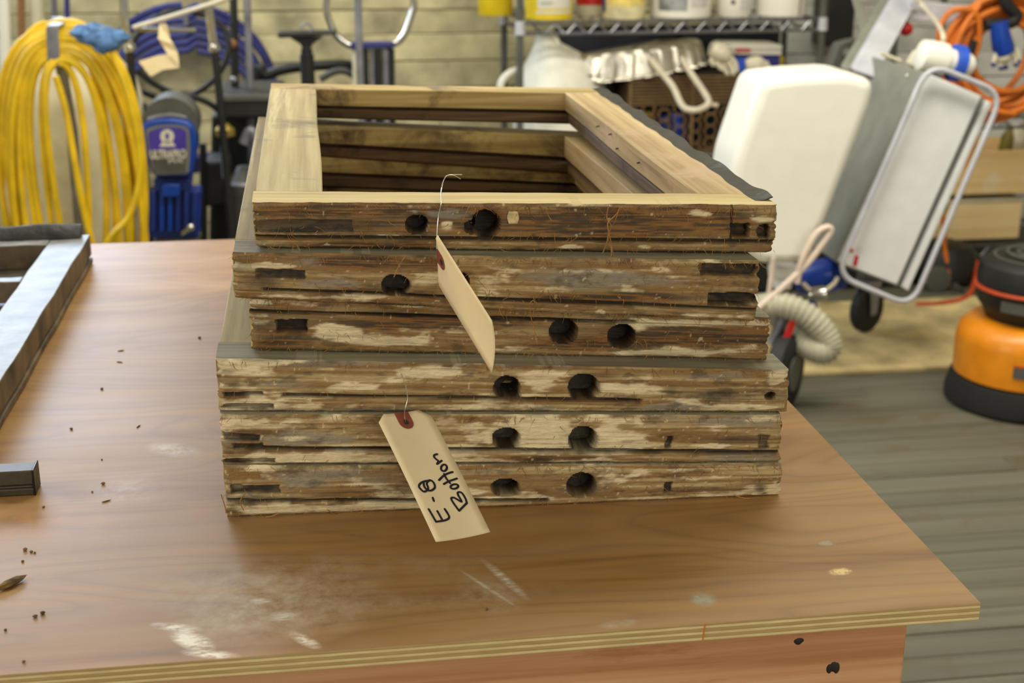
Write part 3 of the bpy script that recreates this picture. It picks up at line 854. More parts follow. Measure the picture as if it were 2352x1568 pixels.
# ------------------------------------------------------------------ shipping tags
def card(name, label, o_, a_, b_, L, W, curl, clip, kx=0.0):
    o_, a_, b_ = Vector(o_), Vector(a_).normalized(), Vector(b_)
    b_ = (b_-a_*b_.dot(a_)).normalized()
    nrm = a_.cross(b_)
    if nrm.dot(Vector((0, 0, 1.5))-o_+Vector((0, 0, -o_.z+o_.z))) < 0 and nrm.dot(Vector((0, 0, 1.5))-o_) < 0:
        nrm = -nrm
    def Q(s, t, h=0.0):
        return o_+a_*(t*L)+b_*((s-0.5)*W)+nrm*(h+curl*((s-0.5)**2*4-0.33)+kx*math.sin(t*math.pi))
    root = thing(name, label, 'tag', tuple(o_))
    mb = MB()
    nt, ns = 30, 8
    for i in range(nt+1):
        t_ = i/nt
        k_ = max(0.0, 1-t_*L/clip)
        for j in range(ns+1):
            s_ = j/ns
            s_ = clip/W*k_+s_*(1-2*clip/W*k_)
            mb.v.append(tuple(Q(s_, t_)))
    for i in range(nt):
        for j in range(ns):
            mb.f.append((i*(ns+1)+j, i*(ns+1)+j+1, (i+1)*(ns+1)+j+1, (i+1)*(ns+1)+j))
    mb.mi = [0]*len(mb.f)
    c_ = part('card', mb, MT['tagpaper'], root)
    s = c_.modifiers.new('thickness', 'SOLIDIFY'); s.thickness = 0.0005; s.offset = 0
    pa = MB()
    ring = [(0.5+0.13*math.cos(a), 0.085+0.055*math.sin(a)) for a in np.linspace(0.0, math.pi, 12)]
    ring = [(0.37, 0.0), (0.63, 0.0)]+ring
    cc = [tuple(Q(s_, t_, 0.0009)) for s_, t_ in ring]
    pa.add(cc+[tuple(Q(0.5, 0.07, 0.0009))], [(i, (i+1) % len(cc), len(cc)) for i in range(len(cc))])
    pr = part('reinforcement_patch', pa, MT['tagred'], root, smooth=False)
    ho = MB()
    hc = [tuple(Q(0.5+0.048*math.cos(a), 0.085+0.022*math.sin(a), 0.0012)) for a in np.linspace(0, 2*math.pi, 14)[:-1]]
    ho.add(hc, [tuple(range(len(hc)))])
    part('punched_hole', ho, MT['darkwood'], pr, smooth=False)
    return root, Q

tag_lo, QL = card('shipping_tag', 'manila tag with black handwriting hanging at the foot of the sash stack', (0.075, 1.282, 1.011), (0.316, -0.77, -0.554), (0.89, 0.443, -0.108), 0.150, 0.060, 0.0022, 0.010, 0.001)
tag_hi, QH = card('shipping_tag', 'manila tag seen nearly edge-on, wired to the topmost sash', (0.115, 1.305, 1.163), (0.25, -0.907, -0.339), (-0.043, -0.36, 0.932), 0.150, 0.060, 0.0030, 0.010, 0.0)
def strokes(Q, lines, hw=0.00115):                   # s across, t along, in card fractions
    mb = MB()
    for ln in lines:
        P_ = [Q(s, t, 0.0007) for s, t in ln]
        up_ = (Q(0.6, 0.5)-Q(0.4, 0.5)).cross(Q(0.5, 0.6)-Q(0.5, 0.4)).normalized()
        for a, b in zip(P_[:-1], P_[1:]):
            d = (b-a)
            if d.length < 1e-6:
                continue
            w_ = d.normalized().cross(up_)*hw
            mb.add([tuple(a-w_), tuple(b-w_), tuple(b+w_), tuple(a+w_)], [(0, 1, 2, 3)])
        for p in P_:
            e1 = (P_[1]-P_[0]).normalized()
            e2 = e1.cross(up_)
            mb.add([tuple(p+(e1*math.cos(k*math.pi/4)+e2*math.sin(k*math.pi/4))*hw) for k in range(8)], [tuple(range(8))])
    return mb
# handwriting measured on the card (crop pixels -> card fractions)
_tl, _tr, _bl = np.array([4.75, 95.0]), np.array([570.0, 47.5]), np.array([665.0, 1502.0])
_Mi = np.linalg.inv(np.array([_tr-_tl, _bl-_tl]).T)
def hw_(pts, k=0):
    pts = spline([(x, y, 0) for x, y in pts], 5) if k else pts
    return [tuple(_Mi @ (np.array(p[:2], float)-_tl)) for p in pts]
ell = lambda cx, cy, rx, ry: [(cx+rx*math.cos(a), cy+ry*math.sin(a)) for a in np.linspace(0, 2*math.pi, 14)]
writing = [hw_([(590, 1165), (668, 1300)]), hw_([(682, 1188), (738, 1290)]), hw_([(760, 1170), (800, 1235), (803, 1268), (760, 1288), (668, 1298)], 1),
           hw_([(634, 1045), (645, 1080)]),
           hw_([(600, 862), (560, 862), (510, 880), (486, 915), (505, 950), (545, 978), (585, 945), (570, 890), (600, 855), (640, 880), (656, 935), (620, 966), (580, 962), (545, 925), (535, 875)], 1),
           hw_([(910, 1202), (830, 1078), (858, 1062), (935, 1112), (900, 1040), (898, 1012), (935, 1020), (975, 1085), (990, 1135)], 1), hw_([(910, 1202), (990, 1132)]),
           hw_(ell(860, 946, 40, 24)), hw_([(700, 862), (745, 820), (790, 800), (840, 790)], 1), hw_([(750, 908), (800, 885), (885, 865)], 1), hw_([(752, 800), (775, 850), (815, 905)], 1),
           hw_(ell(750, 735, 31, 36)), hw_([(678, 686), (725, 655)]), hw_([(680, 684), (690, 655), (665, 630), (646, 605), (650, 585), (678, 578)], 1)]
part('handwriting', strokes(QL, writing), MT['ink'], tag_lo, smooth=False)
w1 = MB()
h_ = QL(0.5, 0.085)
w1.tube(spline([tuple(h_), (h_[0]-0.001, h_[1]-0.001, h_[2]+0.006), at(930, 940, 1.279), at(936, 912, 1.285), at(930, 880, 1.295), at(922, 858, 1.302)], 6), 0.00042, 5)
part('wire_tie', w1, MT['wire'], tag_lo)
w2 = MB()
h_ = QH(0.62, 0.06)
w2.tube(spline([at(1003, 572, 1.306), at(1004, 540, 1.308), at(1007, 500, 1.312), at(1013, 466, 1.323), at(1013, 440, 1.345), at(1018, 418, 1.36), at(1026, 404, 1.365), at(1040, 401, 1.368), at(1061, 401, 1.37)], 6), 0.00052, 5)
w2.tube(spline([at(1014, 430, 1.35), at(1024, 406, 1.362), at(1040, 402, 1.366), at(1058, 411, 1.37)], 5), 0.0004, 5)
part('wire_tie', w2, MT['wire'], tag_hi)

# ------------------------------------------------------------------ grey sash at the left, offcut and debris
def boxsash(x0, x1, y0, y1, zb, zt):
    root = thing('window_sash', 'grey painted sash with a muntin lying flat beside the stack', 'sash', ((x0+x1)/2, (y0+y1)/2, zb))
    h = zt-zb
    def strip(prof, q0, q1, along, name, mats):
        mb = MB(); m_ = len(prof); n = 24
        for i in range(n+1):
            for u_, z_ in prof:
                jz = 0.0006*math.sin(i*1.7+u_*50); ju = 0.0008*math.sin(i*0.9+z_*70)
                q = q0+(q1-q0)*i/n
                mb.v.append((q, u_+ju, zb+z_*h+jz) if along == 'x' else (u_+ju, q, zb+z_*h+jz))
        for i in range(n):
            for k in range(m_):
                mb.f.append((i*m_+k, i*m_+(k+1) % m_, (i+1)*m_+(k+1) % m_, (i+1)*m_+k))
                mb.mi.append(0 if prof[k][1] > 0.99 and prof[(k+1) % m_][1] > 0.99 else 1)
        mb.f += [tuple(range(m_))[::-1], tuple(range(n*m_, (n+1)*m_))]; mb.mi += [1, 1]
        return part(name, mb, mats, root, bevel=0.0018, seg=2)
    G2 = [MT['greysash'], MT['greysash_side']]
    strip([(x1-0.06, 0.02), (x1-0.06, 1), (x1, 1), (x1, 0.30), (x1-0.008, 0.27), (x1-0.008, 0.22), (x1+0.001, 0.19), (x1+0.001, 0.02)], y0, y1, 'y', 'stile', G2)
    strip([(x0, 0.02), (x0, 1), (x0+0.06, 1), (x0+0.06, 0.02)], y0, y1, 'y', 'stile', G2)
    for a, b in ((y0, y0+0.055), (y1-0.06, y1)):
        strip([(a, 0.02), (a, 1), (b, 1), (b, 0.02)], x0+0.06, x1-0.0605, 'x', 'rail', G2)
    strip([(2.060, 0.35), (2.066, 1), (2.092, 1), (2.098, 0.35)], x0+0.06, x1-0.0605, 'x', 'muntin', G2)
    part('dark_infill', MB().box((x0+0.061, y0+0.056, zb+0.003), (x1-0.0615, y1-0.061, zb+0.010)), MT['darkwood'], root)  # board added only to make the sash opening dark
    s = MB()
    for i in range(31):
        t_ = i/30
        x = x0+t_*(x1-0.012-x0)
        z = zt+0.013+0.010*t_*(1-0.4*t_)+0.0015*math.sin(t_*30)
        s.v += [(x, y1-0.030, zt+0.0012), (x, y1-0.012, z), (x, y1-0.004, z+0.002), (x, y1-0.004, zt-0.01), (x, y1-0.010, zt+0.001)]
    for i in range(30):
        for k in range(5):
            s.f.append((i*5+k, i*5+(k+1) % 5, (i+1)*5+(k+1) % 5, (i+1)*5+k))
    s.f += [(4, 3, 2, 1, 0), tuple(range(150, 155))]; s.mi = [0]*len(s.f)
    part('weatherstrip', s, MT['lead'], root)
    return root
boxsash(-0.93, -0.374, 1.47, 2.352, 0.9002, 0.949)
oc = thing('sash_offcut', 'short dark offcut of sash moulding near the front of the bench', 'wood offcut', (-0.45, 1.395, 0.9))
cp = on(80, 1137, 0.9)
xe, ye = cp[0], cp[1]
mb = MB().prism([(xe, ye, 0.9002), (xe, ye, 0.908), (xe, ye+0.003, 0.9085), (xe, ye+0.003, 0.9115), (xe, ye, 0.912), (xe, ye+0.002, 0.927), (xe, ye+0.026, 0.927), (xe, ye+0.026, 0.9002)], (-0.30, 0.0, 0))
part('moulding', mb, MT['darkwood'], oc, bevel=0.0012)
mb = MB().box((xe-0.0005, ye-0.0012, 0.9002), (xe+0.0016, ye+0.027, 0.9285))
part('end_cap', mb, MT['lead'], oc, bevel=0.0006)
def crumb(px, py, r, label, cat='wood chip', group=None, sc=(1, 1, 0.6), name='wood_chip', ang=0.0):
    c = on(px, py, TZ)
    mb = MB()
    mb.lathe([(0.02, -1), (0.7, -0.7), (1, 0.0), (0.65, 0.6), (0.02, 0.9)], (0, 0, 0), (0, 0, 1), 7, wob=lambda a, z: 0.75+0.4*rng.random())
    R = Matrix.Rotation(ang, 3, 'Z')
    mb.v = [tuple(R @ Vector((v[0]*r*sc[0], v[1]*r*sc[1], v[2]*r*sc[2]))+Vector((c[0], c[1], TZ+r*sc[2]*0.98))) for v in mb.v]
    return solo(name, mb, MT['debris'], label, cat, group, smooth=False)
crumb(25, 1345, 0.0042, 'ragged brown wood chip, largest scrap on the bench front', sc=(4.6, 1.3, 0.8), ang=0.85)
for px, py, r in ((58, 1264, .0026), (72, 1268, .0018), (80, 1270, .0014), (52, 1290, .0016), (98, 1410, .0026), (81, 1417, .0022), (237, 1112, .0024), (164, 986, .0022), (234, 1056, .0012), (13, 1448, .0016), (55, 1520, .0016), (458, 777, .0026), (212, 1130, .0012), (100, 1165, .0016), (234, 894, .0022), (1118, 1400, .0016)):
    crumb(px, py, r, 'tiny brown crumb lying on the bench top', 'crumb', 'wood crumbs on the bench', name='wood_crumb')
for px, py, ang in ((243, 1152, 0.5), (278, 806, 0.4), (318, 980, 1.2), (275, 832, -0.4)):
    crumb(px, py, 0.0013, 'short thin splinter lying on the bench top', 'splinter', 'splinters on the bench', sc=(4.5, 0.7, 0.6), name='splinter', ang=ang)
# ------------------------------------------------------------------ left background
def pole(name, px0, px1, y, r, mat, label, cat='pole', top=-70, mats_tip=None):
    a, b = at(px0, top, y), at(px1, 200, y)
    d = Vector(b)-Vector(a)
    foot = Vector(a)+d*((a[2]-0.004)/-d.z)
    mb = MB().tube([tuple(foot), tuple(Vector(foot).lerp(Vector(a), 0.5)), a], r, 12)
    return solo(name, mb, mat, label, cat)
pole('pole', 6, 16, 5.3, 0.020, MT['white'], 'white pole leaning at the wall behind the yellow hose, outermost of the poles')
pole('pole', 47, 52, 5.5, 0.014, MT['brownpole'], 'thin brown wooden pole leaning at the wall between pale poles')
pole('pole', 82, 92, 5.5, 0.024, MT['cream'], 'thick cream tube leaning at the wall behind the yellow hose')
pole('pole', 122, 130, 5.6, 0.011, MT['steel'], 'thin grey metal pole leaning at the wall above the hose hanger')
pole('pole', 153, 156, 5.5, 0.010, MT['navy'], 'thin navy blue pole leaning at the wall behind the hose hanger')

dr = thing('storage_drum', 'tall cream plastic drum standing behind the yellow hose', 'drum', (-0.73, 4.62, 0))
part('body', MB().lathe([(0.185, 0), (0.20, 0.02), (0.202, 0.5), (0.20, 0.86), (0.185, 0.93), (0.14, 0.985), (0.07, 1.0), (0.068, 1.02)], (-0.73, 4.62, 0), n=32), MT['cream'], dr)
part('lid', MB().lathe([(0.075, 1.0), (0.078, 1.02), (0.078, 1.045), (0.07, 1.05)], (-0.73, 4.62, 0), n=24), MT['white'], dr)

HY = 4.2
hg = thing('hose_hanger', 'grey metal post with flat strap hook carrying the yellow hose', 'hose hanger', at(160, 300, HY+0.12)[:2]+(0.0,))
pts = [at(131, 40, HY+0.1), at(140, 150, HY+0.1), at(165, 300, HY+0.1), at(184, 520, HY+0.1)]
ft = Vector(pts[-1])+(Vector(pts[-1])-Vector(pts[-2]))*((pts[-1][2])/(pts[-2][2]-pts[-1][2]))
part('post', MB().tube([pts[0], pts[1], pts[2], pts[3], tuple(ft)], 0.017, 14), MT['steel'], hg)
part('foot', MB().lathe([(0.14, 0), (0.14, 0.015), (0.03, 0.025), (0.03, 0.05)], (ft.x, ft.y, 0), n=20), MT['steel'], hg)
st = [at(x, y, HY) for x, y in ((114, 58), (142, 56), (146, 148), (118, 150))]
part('strap', MB().prism([(p[0], p[1]-0.062, p[2]) for p in st], (0, 0.006, 0)), MT['steel'], hg, bevel=0.002)
hk = at(131, 62, HY)
part('hook', MB().box((hk[0]-0.017, HY-0.06, hk[2]+0.004), (hk[0]+0.017, HY+0.10, hk[2]+0.010)), MT['steel'], hg, bevel=0.002)
cl_ = at(131, 150, HY)
part('clamp', MB().lathe([(0.022, -0.016), (0.027, -0.012), (0.027, 0.012), (0.022, 0.016)], (cl_[0], HY+0.1, cl_[2]), n=16), MT['greydark'], hg)

yh = thing('air_hose', 'thick bundle of yellow hose looped over a grey hanger', 'hose', (hk[0], HY, 0))
hb = MB()
tp = Vector((hk[0]+0.004, HY, hk[2]))
LO = [(0.045, 0.050, .33, .00), (0.070, 0.125, .22, .01), (0.095, 0.105, .30, -.01), (0.118, 0.150, .20, .01), (0.135, 0.165, .28, .0), (0.150, 0.130, .18, -.02),
      (0.160, 0.185, .26, .02), (0.170, 0.200, .16, .0), (0.178, 0.210, .30, .0), (0.188, 0.150, .2, .02), (0.195, 0.216, .22, -.01), (0.205, 0.190, .15, .01), (0.168, 0.17, .35, .0)]
allp = []
for i, (wl_, wr_, zb_, sh) in enumerate(LO):
    y_ = HY-0.055+0.0085*(i % 13)
    drop = 0.012*(12-i)*0.75
    zt_ = tp.z-drop+0.012
    lean = rng.uniform(-0.012, 0.012)
    for s_ in range(44):
        a_ = math.pi/2-2*math.pi*s_/44
        ca, sa = math.cos(a_), math.sin(a_)
        wdt = wr_*0.9 if ca > 0 else wl_
        zc, hz = (zt_+zb_)/2, (zt_-zb_)/2
        ex = 0.72
        xx = tp.x+math.copysign(abs(ca)**ex, ca)*wdt*(1.02+0.08*(1-sa)/2)+sh*(1-sa)/2+lean*math.sin(2*a_)
        zz = zc+math.copysign(abs(sa)**0.9, sa)*hz
        allp.append((xx, y_+0.010*math.sin(a_*2+i), zz))
hb.tube(allp, 0.0098, 9)
part('hose', hb, MT['yellow'], yh)
lo_ = [at(232, 62, 4.13), at(262, 130, 4.13), at(300, 240, 4.12), at(322, 380, 4.12), at(300, 490, 4.11), at(250, 552, 4.11), at(215, 640, 4.13)]
part('hose', MB().tube(spline(lo_, 6), 0.0098, 9), MT['yellow'], yh)
lo_ = [at(128, 175, 4.13), at(150, 250, 4.13), at(170, 360, 4.12), at(190, 470, 4.12), at(215, 570, 4.12), at(240, 650, 4.12)]
part('hose', MB().tube(spline(lo_, 6), 0.0098, 9), MT['yellow'], yh)
def lump(mb, c, rad, seed, n=28, m_=16, amp=0.12, floor_z=None, top=None):
    f = Field(seed)
    vs = []
    for j in range(m_+1):
        th = math.pi*j/m_
        for i in range(n):
            a = 2*math.pi*i/n
            w = 1+amp*(float(f.f(np.array([math.cos(a)*1.7+5+j*0.22]), np.array([math.sin(a)*1.7+5+j*0.3]), 3)[0])-0.5)*2
            x, y, z = math.sin(th)*math.cos(a)*rad[0]*w, math.sin(th)*math.sin(a)*rad[1]*w, -math.cos(th)*rad[2]*w
            if top and z > 0:
                k_ = (z/rad[2])
                x, y = x*(1-0.45*k_**0.7)+top[0]*k_, y*(1-0.3*k_)
                z = z*top[1]
            z = c[2]+z
            if floor_z is not None:
                z = max(z, floor_z)
            vs.append((c[0]+x, c[1]+y, z))
    fs = [(j*n+i, j*n+(i+1) % n, (j+1)*n+(i+1) % n, (j+1)*n+i) for j in range(m_) for i in range(n)]
    return mb.add(vs, fs)
rg = MB()
for k_, (px, py, r_) in enumerate(((190, 74, .026), (206, 80, .034), (226, 84, .036), (248, 92, .036), (268, 86, .028), (238, 108, .022), (214, 70, .024))):
    c = at(px, py, 4.13)
    lump(rg, c, (r_*1.25, r_*0.8, r_*0.75), 40+k_, 14, 9, amp=0.55)
solo('cleaning_rag', rg, MT['bluecloth'], 'crumpled light blue rag tied on top of the yellow hose', 'rag')

# paint sprayer on its tubular cart
SY = 4.42
sp_ = thing('paint_sprayer', 'blue airless paint sprayer with label and chrome cart frame', 'paint sprayer', at(390, 350, SY)[:1]+(SY+0.1, 0.0))
def rounded(pts, r, n=4):
    out = []
    for i, p in enumerate(pts):
        p, a, b = Vector(p), Vector(pts[i-1]), Vector(pts[(i+1) % len(pts)])
        u, v = (a-p).normalized(), (b-p).normalized()
        rr = min(r, (a-p).length*0.45, (b-p).length*0.45)
        for k in range(n+1):
            t = k/n
            out.append(tuple((p+u*rr)*(1-t)**2+p*2*t*(1-t)+(p+v*rr)*t*t))
    return out
R2 = lambda pts, r, n=4: [(p[0], p[1]) for p in rounded([(x, y, 0) for x, y in pts], r, n)]
sh_ = part('shroud', MB().upright(R2([(320, 292), (340, 276), (385, 270), (428, 276), (447, 292), (452, 340), (440, 406), (350, 407), (330, 345)], 14), SY, SY+0.16), MT['blue'], sp_, bevel=0.012, seg=3)
lb = part('label_plate', MB().upright(R2([(334, 297), (360, 288), (390, 286), (420, 288), (434, 296), (437, 340), (433, 398), (352, 401), (340, 345)], 8), SY-0.003, SY+0.002), MT['labelg'], sp_)
part('label_print', MB().upright(R2([(340, 303), (362, 294), (390, 292), (418, 294), (428, 302), (429, 343), (343, 346)], 5), SY-0.0045, SY-0.001), MT['purple'], lb)
part('label_print', MB().upright([(344, 347), (428, 344), (427, 395), (354, 397)], SY-0.0045, SY-0.001), MT['greydark'], lb)
em = MB()
def ring2(cx, cy, r0, r1, sx=1.0, n=20):
    o1 = [at(cx+r1*sx*math.cos(a), cy+r1*math.sin(a), SY-0.0055) for a in np.linspace(0, 2*math.pi, n+1)[:-1]]
    i1 = [at(cx+r0*0.55*math.cos(a), cy+r0*math.sin(a), SY-0.0055) for a in np.linspace(0, 2*math.pi, n+1)[:-1]]
    em.add(o1+i1, [(k, (k+1) % n, n+(k+1) % n, n+k) for k in range(n)])
ring2(384, 313, 8, 16)
em.add([at(x, y, SY-0.0055) for x, y in ((373, 325), (395, 325), (404, 336), (366, 337))], [(0, 1, 2, 3)])
part('emblem', em, MT['labelw'], lb, smooth=False)
def text_part(txt, loc, size, mat, parent, rot=(math.pi/2, 0, 0), name='lettering', ext=0.0004, sx=1.0, weight=0.0):
    cu = bpy.data.curves.new(name, 'FONT')
    cu.body, cu.size, cu.extrude, cu.align_x, cu.align_y, cu.offset = txt, size, ext, 'CENTER', 'CENTER', weight
    tmp = bpy.data.objects.new('lettering_source', cu)
    COL.objects.link(tmp)
    dg = bpy.context.evaluated_depsgraph_get()
    me = bpy.data.meshes.new_from_object(tmp.evaluated_get(dg))
    bpy.data.objects.remove(tmp); bpy.data.curves.remove(cu)
    Rm = Euler(rot).to_matrix().to_4x4() @ Matrix.Diagonal((sx, 1, 1, 1))
    off = WL[parent.name]
    me.transform(Matrix.Translation(Vector(loc)-Vector(off)) @ Rm)
    me.materials.clear(); me.materials.append(mat)
    o = bpy.data.objects.new(name, me)
    COL.objects.link(o)
    o.parent = parent
    WL[o.name] = off
    return o
text_part('ULTRAPRO', at(386, 355, SY-0.006), 0.037, MT['labelw'], lb, sx=0.60, weight=0.001)
text_part('595 PC', at(404, 370, SY-0.006), 0.016, MT['labelw'], lb, sx=1.0, weight=0.0005)
dm = at(395, 250, SY)
part('motor_hood', MB().lathe([(0.086, 0), (0.088, 0.03), (0.086, 0.15), (0.07, 0.18), (0.02, 0.19)], (dm[0]-0.012, SY+0.03, dm[2]-0.055), (0, 1, 0), 26), MT['greydark'], sp_)
part('hood_rim', MB().tube([at(x, y, SY+0.012) for x, y in ((340, 274), (360, 268), (390, 264), (415, 267), (428, 271))], 0.006, 8), MT['steel'], sp_)
pb = MB()
pb.upright(R2([(352, 412), (440, 412), (436, 440), (356, 440)], 6), SY+0.03, SY+0.14)
pb.upright(R2([(342, 438), (462, 436), (458, 545), (336, 548)], 8), SY+0.055, SY+0.14)
part('pump_body', pb, MT['bluedark'], sp_, bevel=0.004)
for px in (352, 372, 391, 409, 428, 447):
    part('cooling_fin', MB().upright([(px-5, 440), (px+5, 440), (px+4, 532), (px-6, 533)], SY+0.03, SY+0.056), MT['blue'] if px in (372, 391) else MT['bluedark'], sp_, bevel=0.003)
part('inlet_cap', MB().upright(R2([(372, 424), (412, 423), (413, 452), (371, 453)], 6), SY+0.012, SY+0.05), MT['blue'], sp_, bevel=0.004)
vv = at(438, 522, SY+0.02)
part('drain_valve', MB().ball(vv, 0.014).tube([vv, (vv[0]-0.03, vv[1], vv[2]-0.02)], 0.008, 8), MT['chrome'], sp_)
for xs in (((281, -60), (284, 10), (288, 60), (298, 110), (310, 250)), ((474, -60), (478, 10), (484, 60), (492, 110), (507, 250))):
    P5 = [at(x, y, SY+0.10) for x, y in xs]
    f5 = (P5[-1][0]+0.02, P5[-1][1], 0.012)
    part('cart_tube', MB().tube(spline(P5[:4], 6), 0.0135, 12), MT['chrome'], sp_)
    part('lower_tube', MB().tube(spline(P5[3:]+[f5], 5), 0.0125, 12), MT['black'], sp_)  # black paints in the dark reflections of the lower chrome
    part('tube_collar', MB().lathe([(0.016, -0.012), (0.019, 0), (0.016, 0.012)], P5[3], n=14), MT['chrome'], sp_)
part('cross_bar', MB().tube([at(320, 68, SY+0.10), at(450, 70, SY+0.10)], 0.008, 8), MT['chrome'], sp_)
part('cart_axle', MB().tube([(at(310, 250, SY+0.1)[0]+0.02, SY+0.1, 0.06), (at(507, 250, SY+0.1)[0]+0.02, SY+0.1, 0.06)], 0.01, 8), MT['greydark'], sp_)
for xx in (at(310, 250, SY+0.1)[0]-0.02, at(507, 250, SY+0.1)[0]+0.06):
    part('wheel', MB().lathe([(0.05, -0.02), (0.085, -0.016), (0.085, 0.016), (0.05, 0.02)], (xx, SY+0.1, 0.086), (1, 0, 0), 20), MT['rubber'], sp_)
part('support_foot', MB().box((vv[0]-0.12, SY+0.06, 0.0), (vv[0]+0.02, SY+0.14, 0.43)), MT['greydark'], sp_, bevel=0.01)
wd = MB().tube([at(306, 64, SY+0.08), at(400, 36, SY+0.08), at(490, 8, SY+0.08), at(540, -10, SY+0.08)], 0.0075, 10)
solo('spray_wand', wd, MT['creamtube'], 'thin cream wand lying across the chrome cart handles', 'wand')
ht = thing('shipping_tag', 'creased cream paper tag hanging from the chrome cart handles', 'tag', at(380, 60, SY))
tg = MB()
strip_ = [((366, 55), (383, 55)), ((363, 88), (392, 92)), ((374, 106), (398, 100)), ((388, 128), (408, 120)), ((398, 150), (412, 152))]
for i, (a, b) in enumerate(strip_):
    tg.v += [at(a[0], a[1], SY-0.01*(i % 2)), at(b[0], b[1], SY-0.008*((i+1) % 2))]
tg.f += [(2*i, 2*i+1, 2*i+3, 2*i+2) for i in range(4)]
k0 = len(tg.v)
tg.v += [at(318, 141, SY-0.02), at(360, 128, SY-0.012), at(398, 122, SY-0.004), at(412, 156, SY-0.006), at(375, 160, SY-0.016), at(346, 176, SY-0.022)]
tg.f += [(k0, k0+1, k0+4, k0+5), (k0+1, k0+2, k0+3, k0+4)]
tg.mi = [0]*len(tg.f)
o = part('card', tg, MT['tagpaper'], ht, smooth=False); s = o.modifiers.new('thickness', 'SOLIDIFY'); s.thickness = 0.002
o = part('string', MB().tube([at(374, 56, SY), at(380, 46, SY+0.05), at(386, 42, SY+0.085)], 0.0015, 5), MT['fibre'], ht)
bh = thing('spray_hose', 'black hose looping behind the blue paint sprayer', 'hose', at(420, 180, 4.66))
bl = MB()
bl.tube(spline([at(316, 160, 4.66), at(350, 190, 4.66), at(400, 215, 4.66), at(460, 228, 4.66), at(505, 256, 4.66), at(530, 300, 4.66)], 6), 0.0105, 9)
bl.tube(spline([at(312, 205, 4.70), at(370, 226, 4.70), at(430, 222, 4.70), at(490, 185, 4.70), at(525, 120, 4.70), at(510, 60, 4.72), at(440, 25, 4.72), at(360, 40, 4.72), at(310, 90, 4.72), at(290, 150, 4.70), at(312, 205, 4.69)], 6), 0.0095, 9)
bl.tube(spline([at(318, 235, 4.62), at(345, 262, 4.62), at(352, 300, 4.62)], 6), 0.012, 9)
part('hose', bl, MT['rubber'], bh)

nb = thing('hose_coil', 'dark navy blue hose coil hung on the pale board wall', 'hose', at(430, 150, 5.9))
cb = MB()
pp = []
for i in range(7):
    for s_ in range(40):
        a_ = 2*math.pi*s_/40+math.pi/2
        c = at(432+rng.uniform(-1, 1)+i*1.5, 205+i*5, 5.90)
        rx, rz = 0.350-0.016*i+0.012*math.sin(i*2.3), 0.338-0.020*i
        pp.append((c[0]+rx*math.cos(a_), 5.90-0.010*i+0.006*math.sin(a_*3), c[2]+rz*math.sin(a_)))
cb.tube(pp, 0.0135, 8)
part('hose', cb, MT['navy'], nb)
pt = at(432, 30, 5.93)
part('wall_hook', MB().tube([(pt[0], 5.980, pt[2]-0.03), (pt[0], 5.80, pt[2]-0.03), (pt[0], 5.80, pt[2]+0.02)], 0.010, 8), MT['steel'], nb)

# middle background
pole('pole', 565, 574, 4.75, 0.0125, MT['steel'], 'straight dull silver pole standing behind the sash stack at its left corner')
pw = thing('pressure_washer', 'black wheeled pump unit with grey hoses behind the sash stack', 'pressure washer', at(540, 400, 4.75)[:1]+(4.75, 0.0))
A1 = at(498, 212, 4.62); A2 = at(640, 272, 4.62)
part('top_deck', MB().box((A1[0], 4.62, A2[2]), (A2[0]+0.02, 4.95, A1[2]-0.005)), MT['black'], pw, bevel=0.012)
part('deck_rim', MB().box((A1[0]-0.004, 4.612, A1[2]-0.03), (A2[0]+0.02, 4.624, A1[2]-0.01)), MT['greydark'], pw, bevel=0.003)
c = at(562, 440, 4.66)
part('cylinder', MB().lathe([(0.062, 0.0), (0.062, 0.50), (0.066, 0.51), (0.066, 0.545), (0.05, 0.56), (0.02, 0.60)], (c[0], 4.68, 0.02), n=22), MT['greydark'], pw)
part('cylinder_band', MB().lathe([(0.064, 0), (0.069, 0.006), (0.064, 0.014)], (c[0], 4.68, 0.56), n=22), MT['steel'], pw)
part('discharge_hose', MB().tube(spline([at(560, 330, 4.60), at(575, 300, 4.60), at(588, 330, 4.60), at(590, 420, 4.60), at(584, 560, 4.62), at(586, 640, 4.64)], 6), 0.017, 10), MT['steel'], pw)
part('lever', MB().tube([at(510, 280, 4.60), at(512, 340, 4.60), at(518, 408, 4.60)], [0.006, 0.009, 0.010], 10), MT['greybar'], pw)
part('brass_valve', MB().lathe([(0.01, -0.03), (0.032, -0.02), (0.032, 0.0), (0.012, 0.02)], at(516, 297, 4.61), (0, 0, 1), 6), plain('brass', (176, 150, 70), 0.4, 0.6, 0.1), pw)
part('frame_rail', MB().tube([at(466, 330, 4.7), at(470, 600, 4.7)], 0.012, 8).tube([at(540, 400, 4.72), at(546, 640, 4.72)], 0.012, 8), MT['black'], pw)
part('motor_block', MB().upright(R2([(470, 372), (530, 368), (534, 470), (472, 476)], 10), 4.68, 4.86), MT['black'], pw, bevel=0.01)
part('engine_housing', MB().upright(R2([(486, 262), (612, 262), (612, 560), (480, 560)], 12), 4.86, 5.05), MT['black'], pw, bevel=0.02)
part('chassis', MB().box((A1[0]-0.02, 4.64, 0.10), (A2[0]+0.02, 4.93, 0.16)), MT['black'], pw, bevel=0.01)
for xx in (A1[0]-0.04, A2[0]+0.04):
    part('wheel', MB().lathe([(0.06, -0.025), (0.10, -0.02), (0.10, 0.02), (0.06, 0.025)], (xx, 4.80, 0.101), (1, 0, 0), 22), MT['rubber'], pw)
part('foot', MB().box((A1[0]+0.02, 4.65, 0.0), (A2[0]-0.02, 4.69, 0.10)), MT['black'], pw, bevel=0.006)
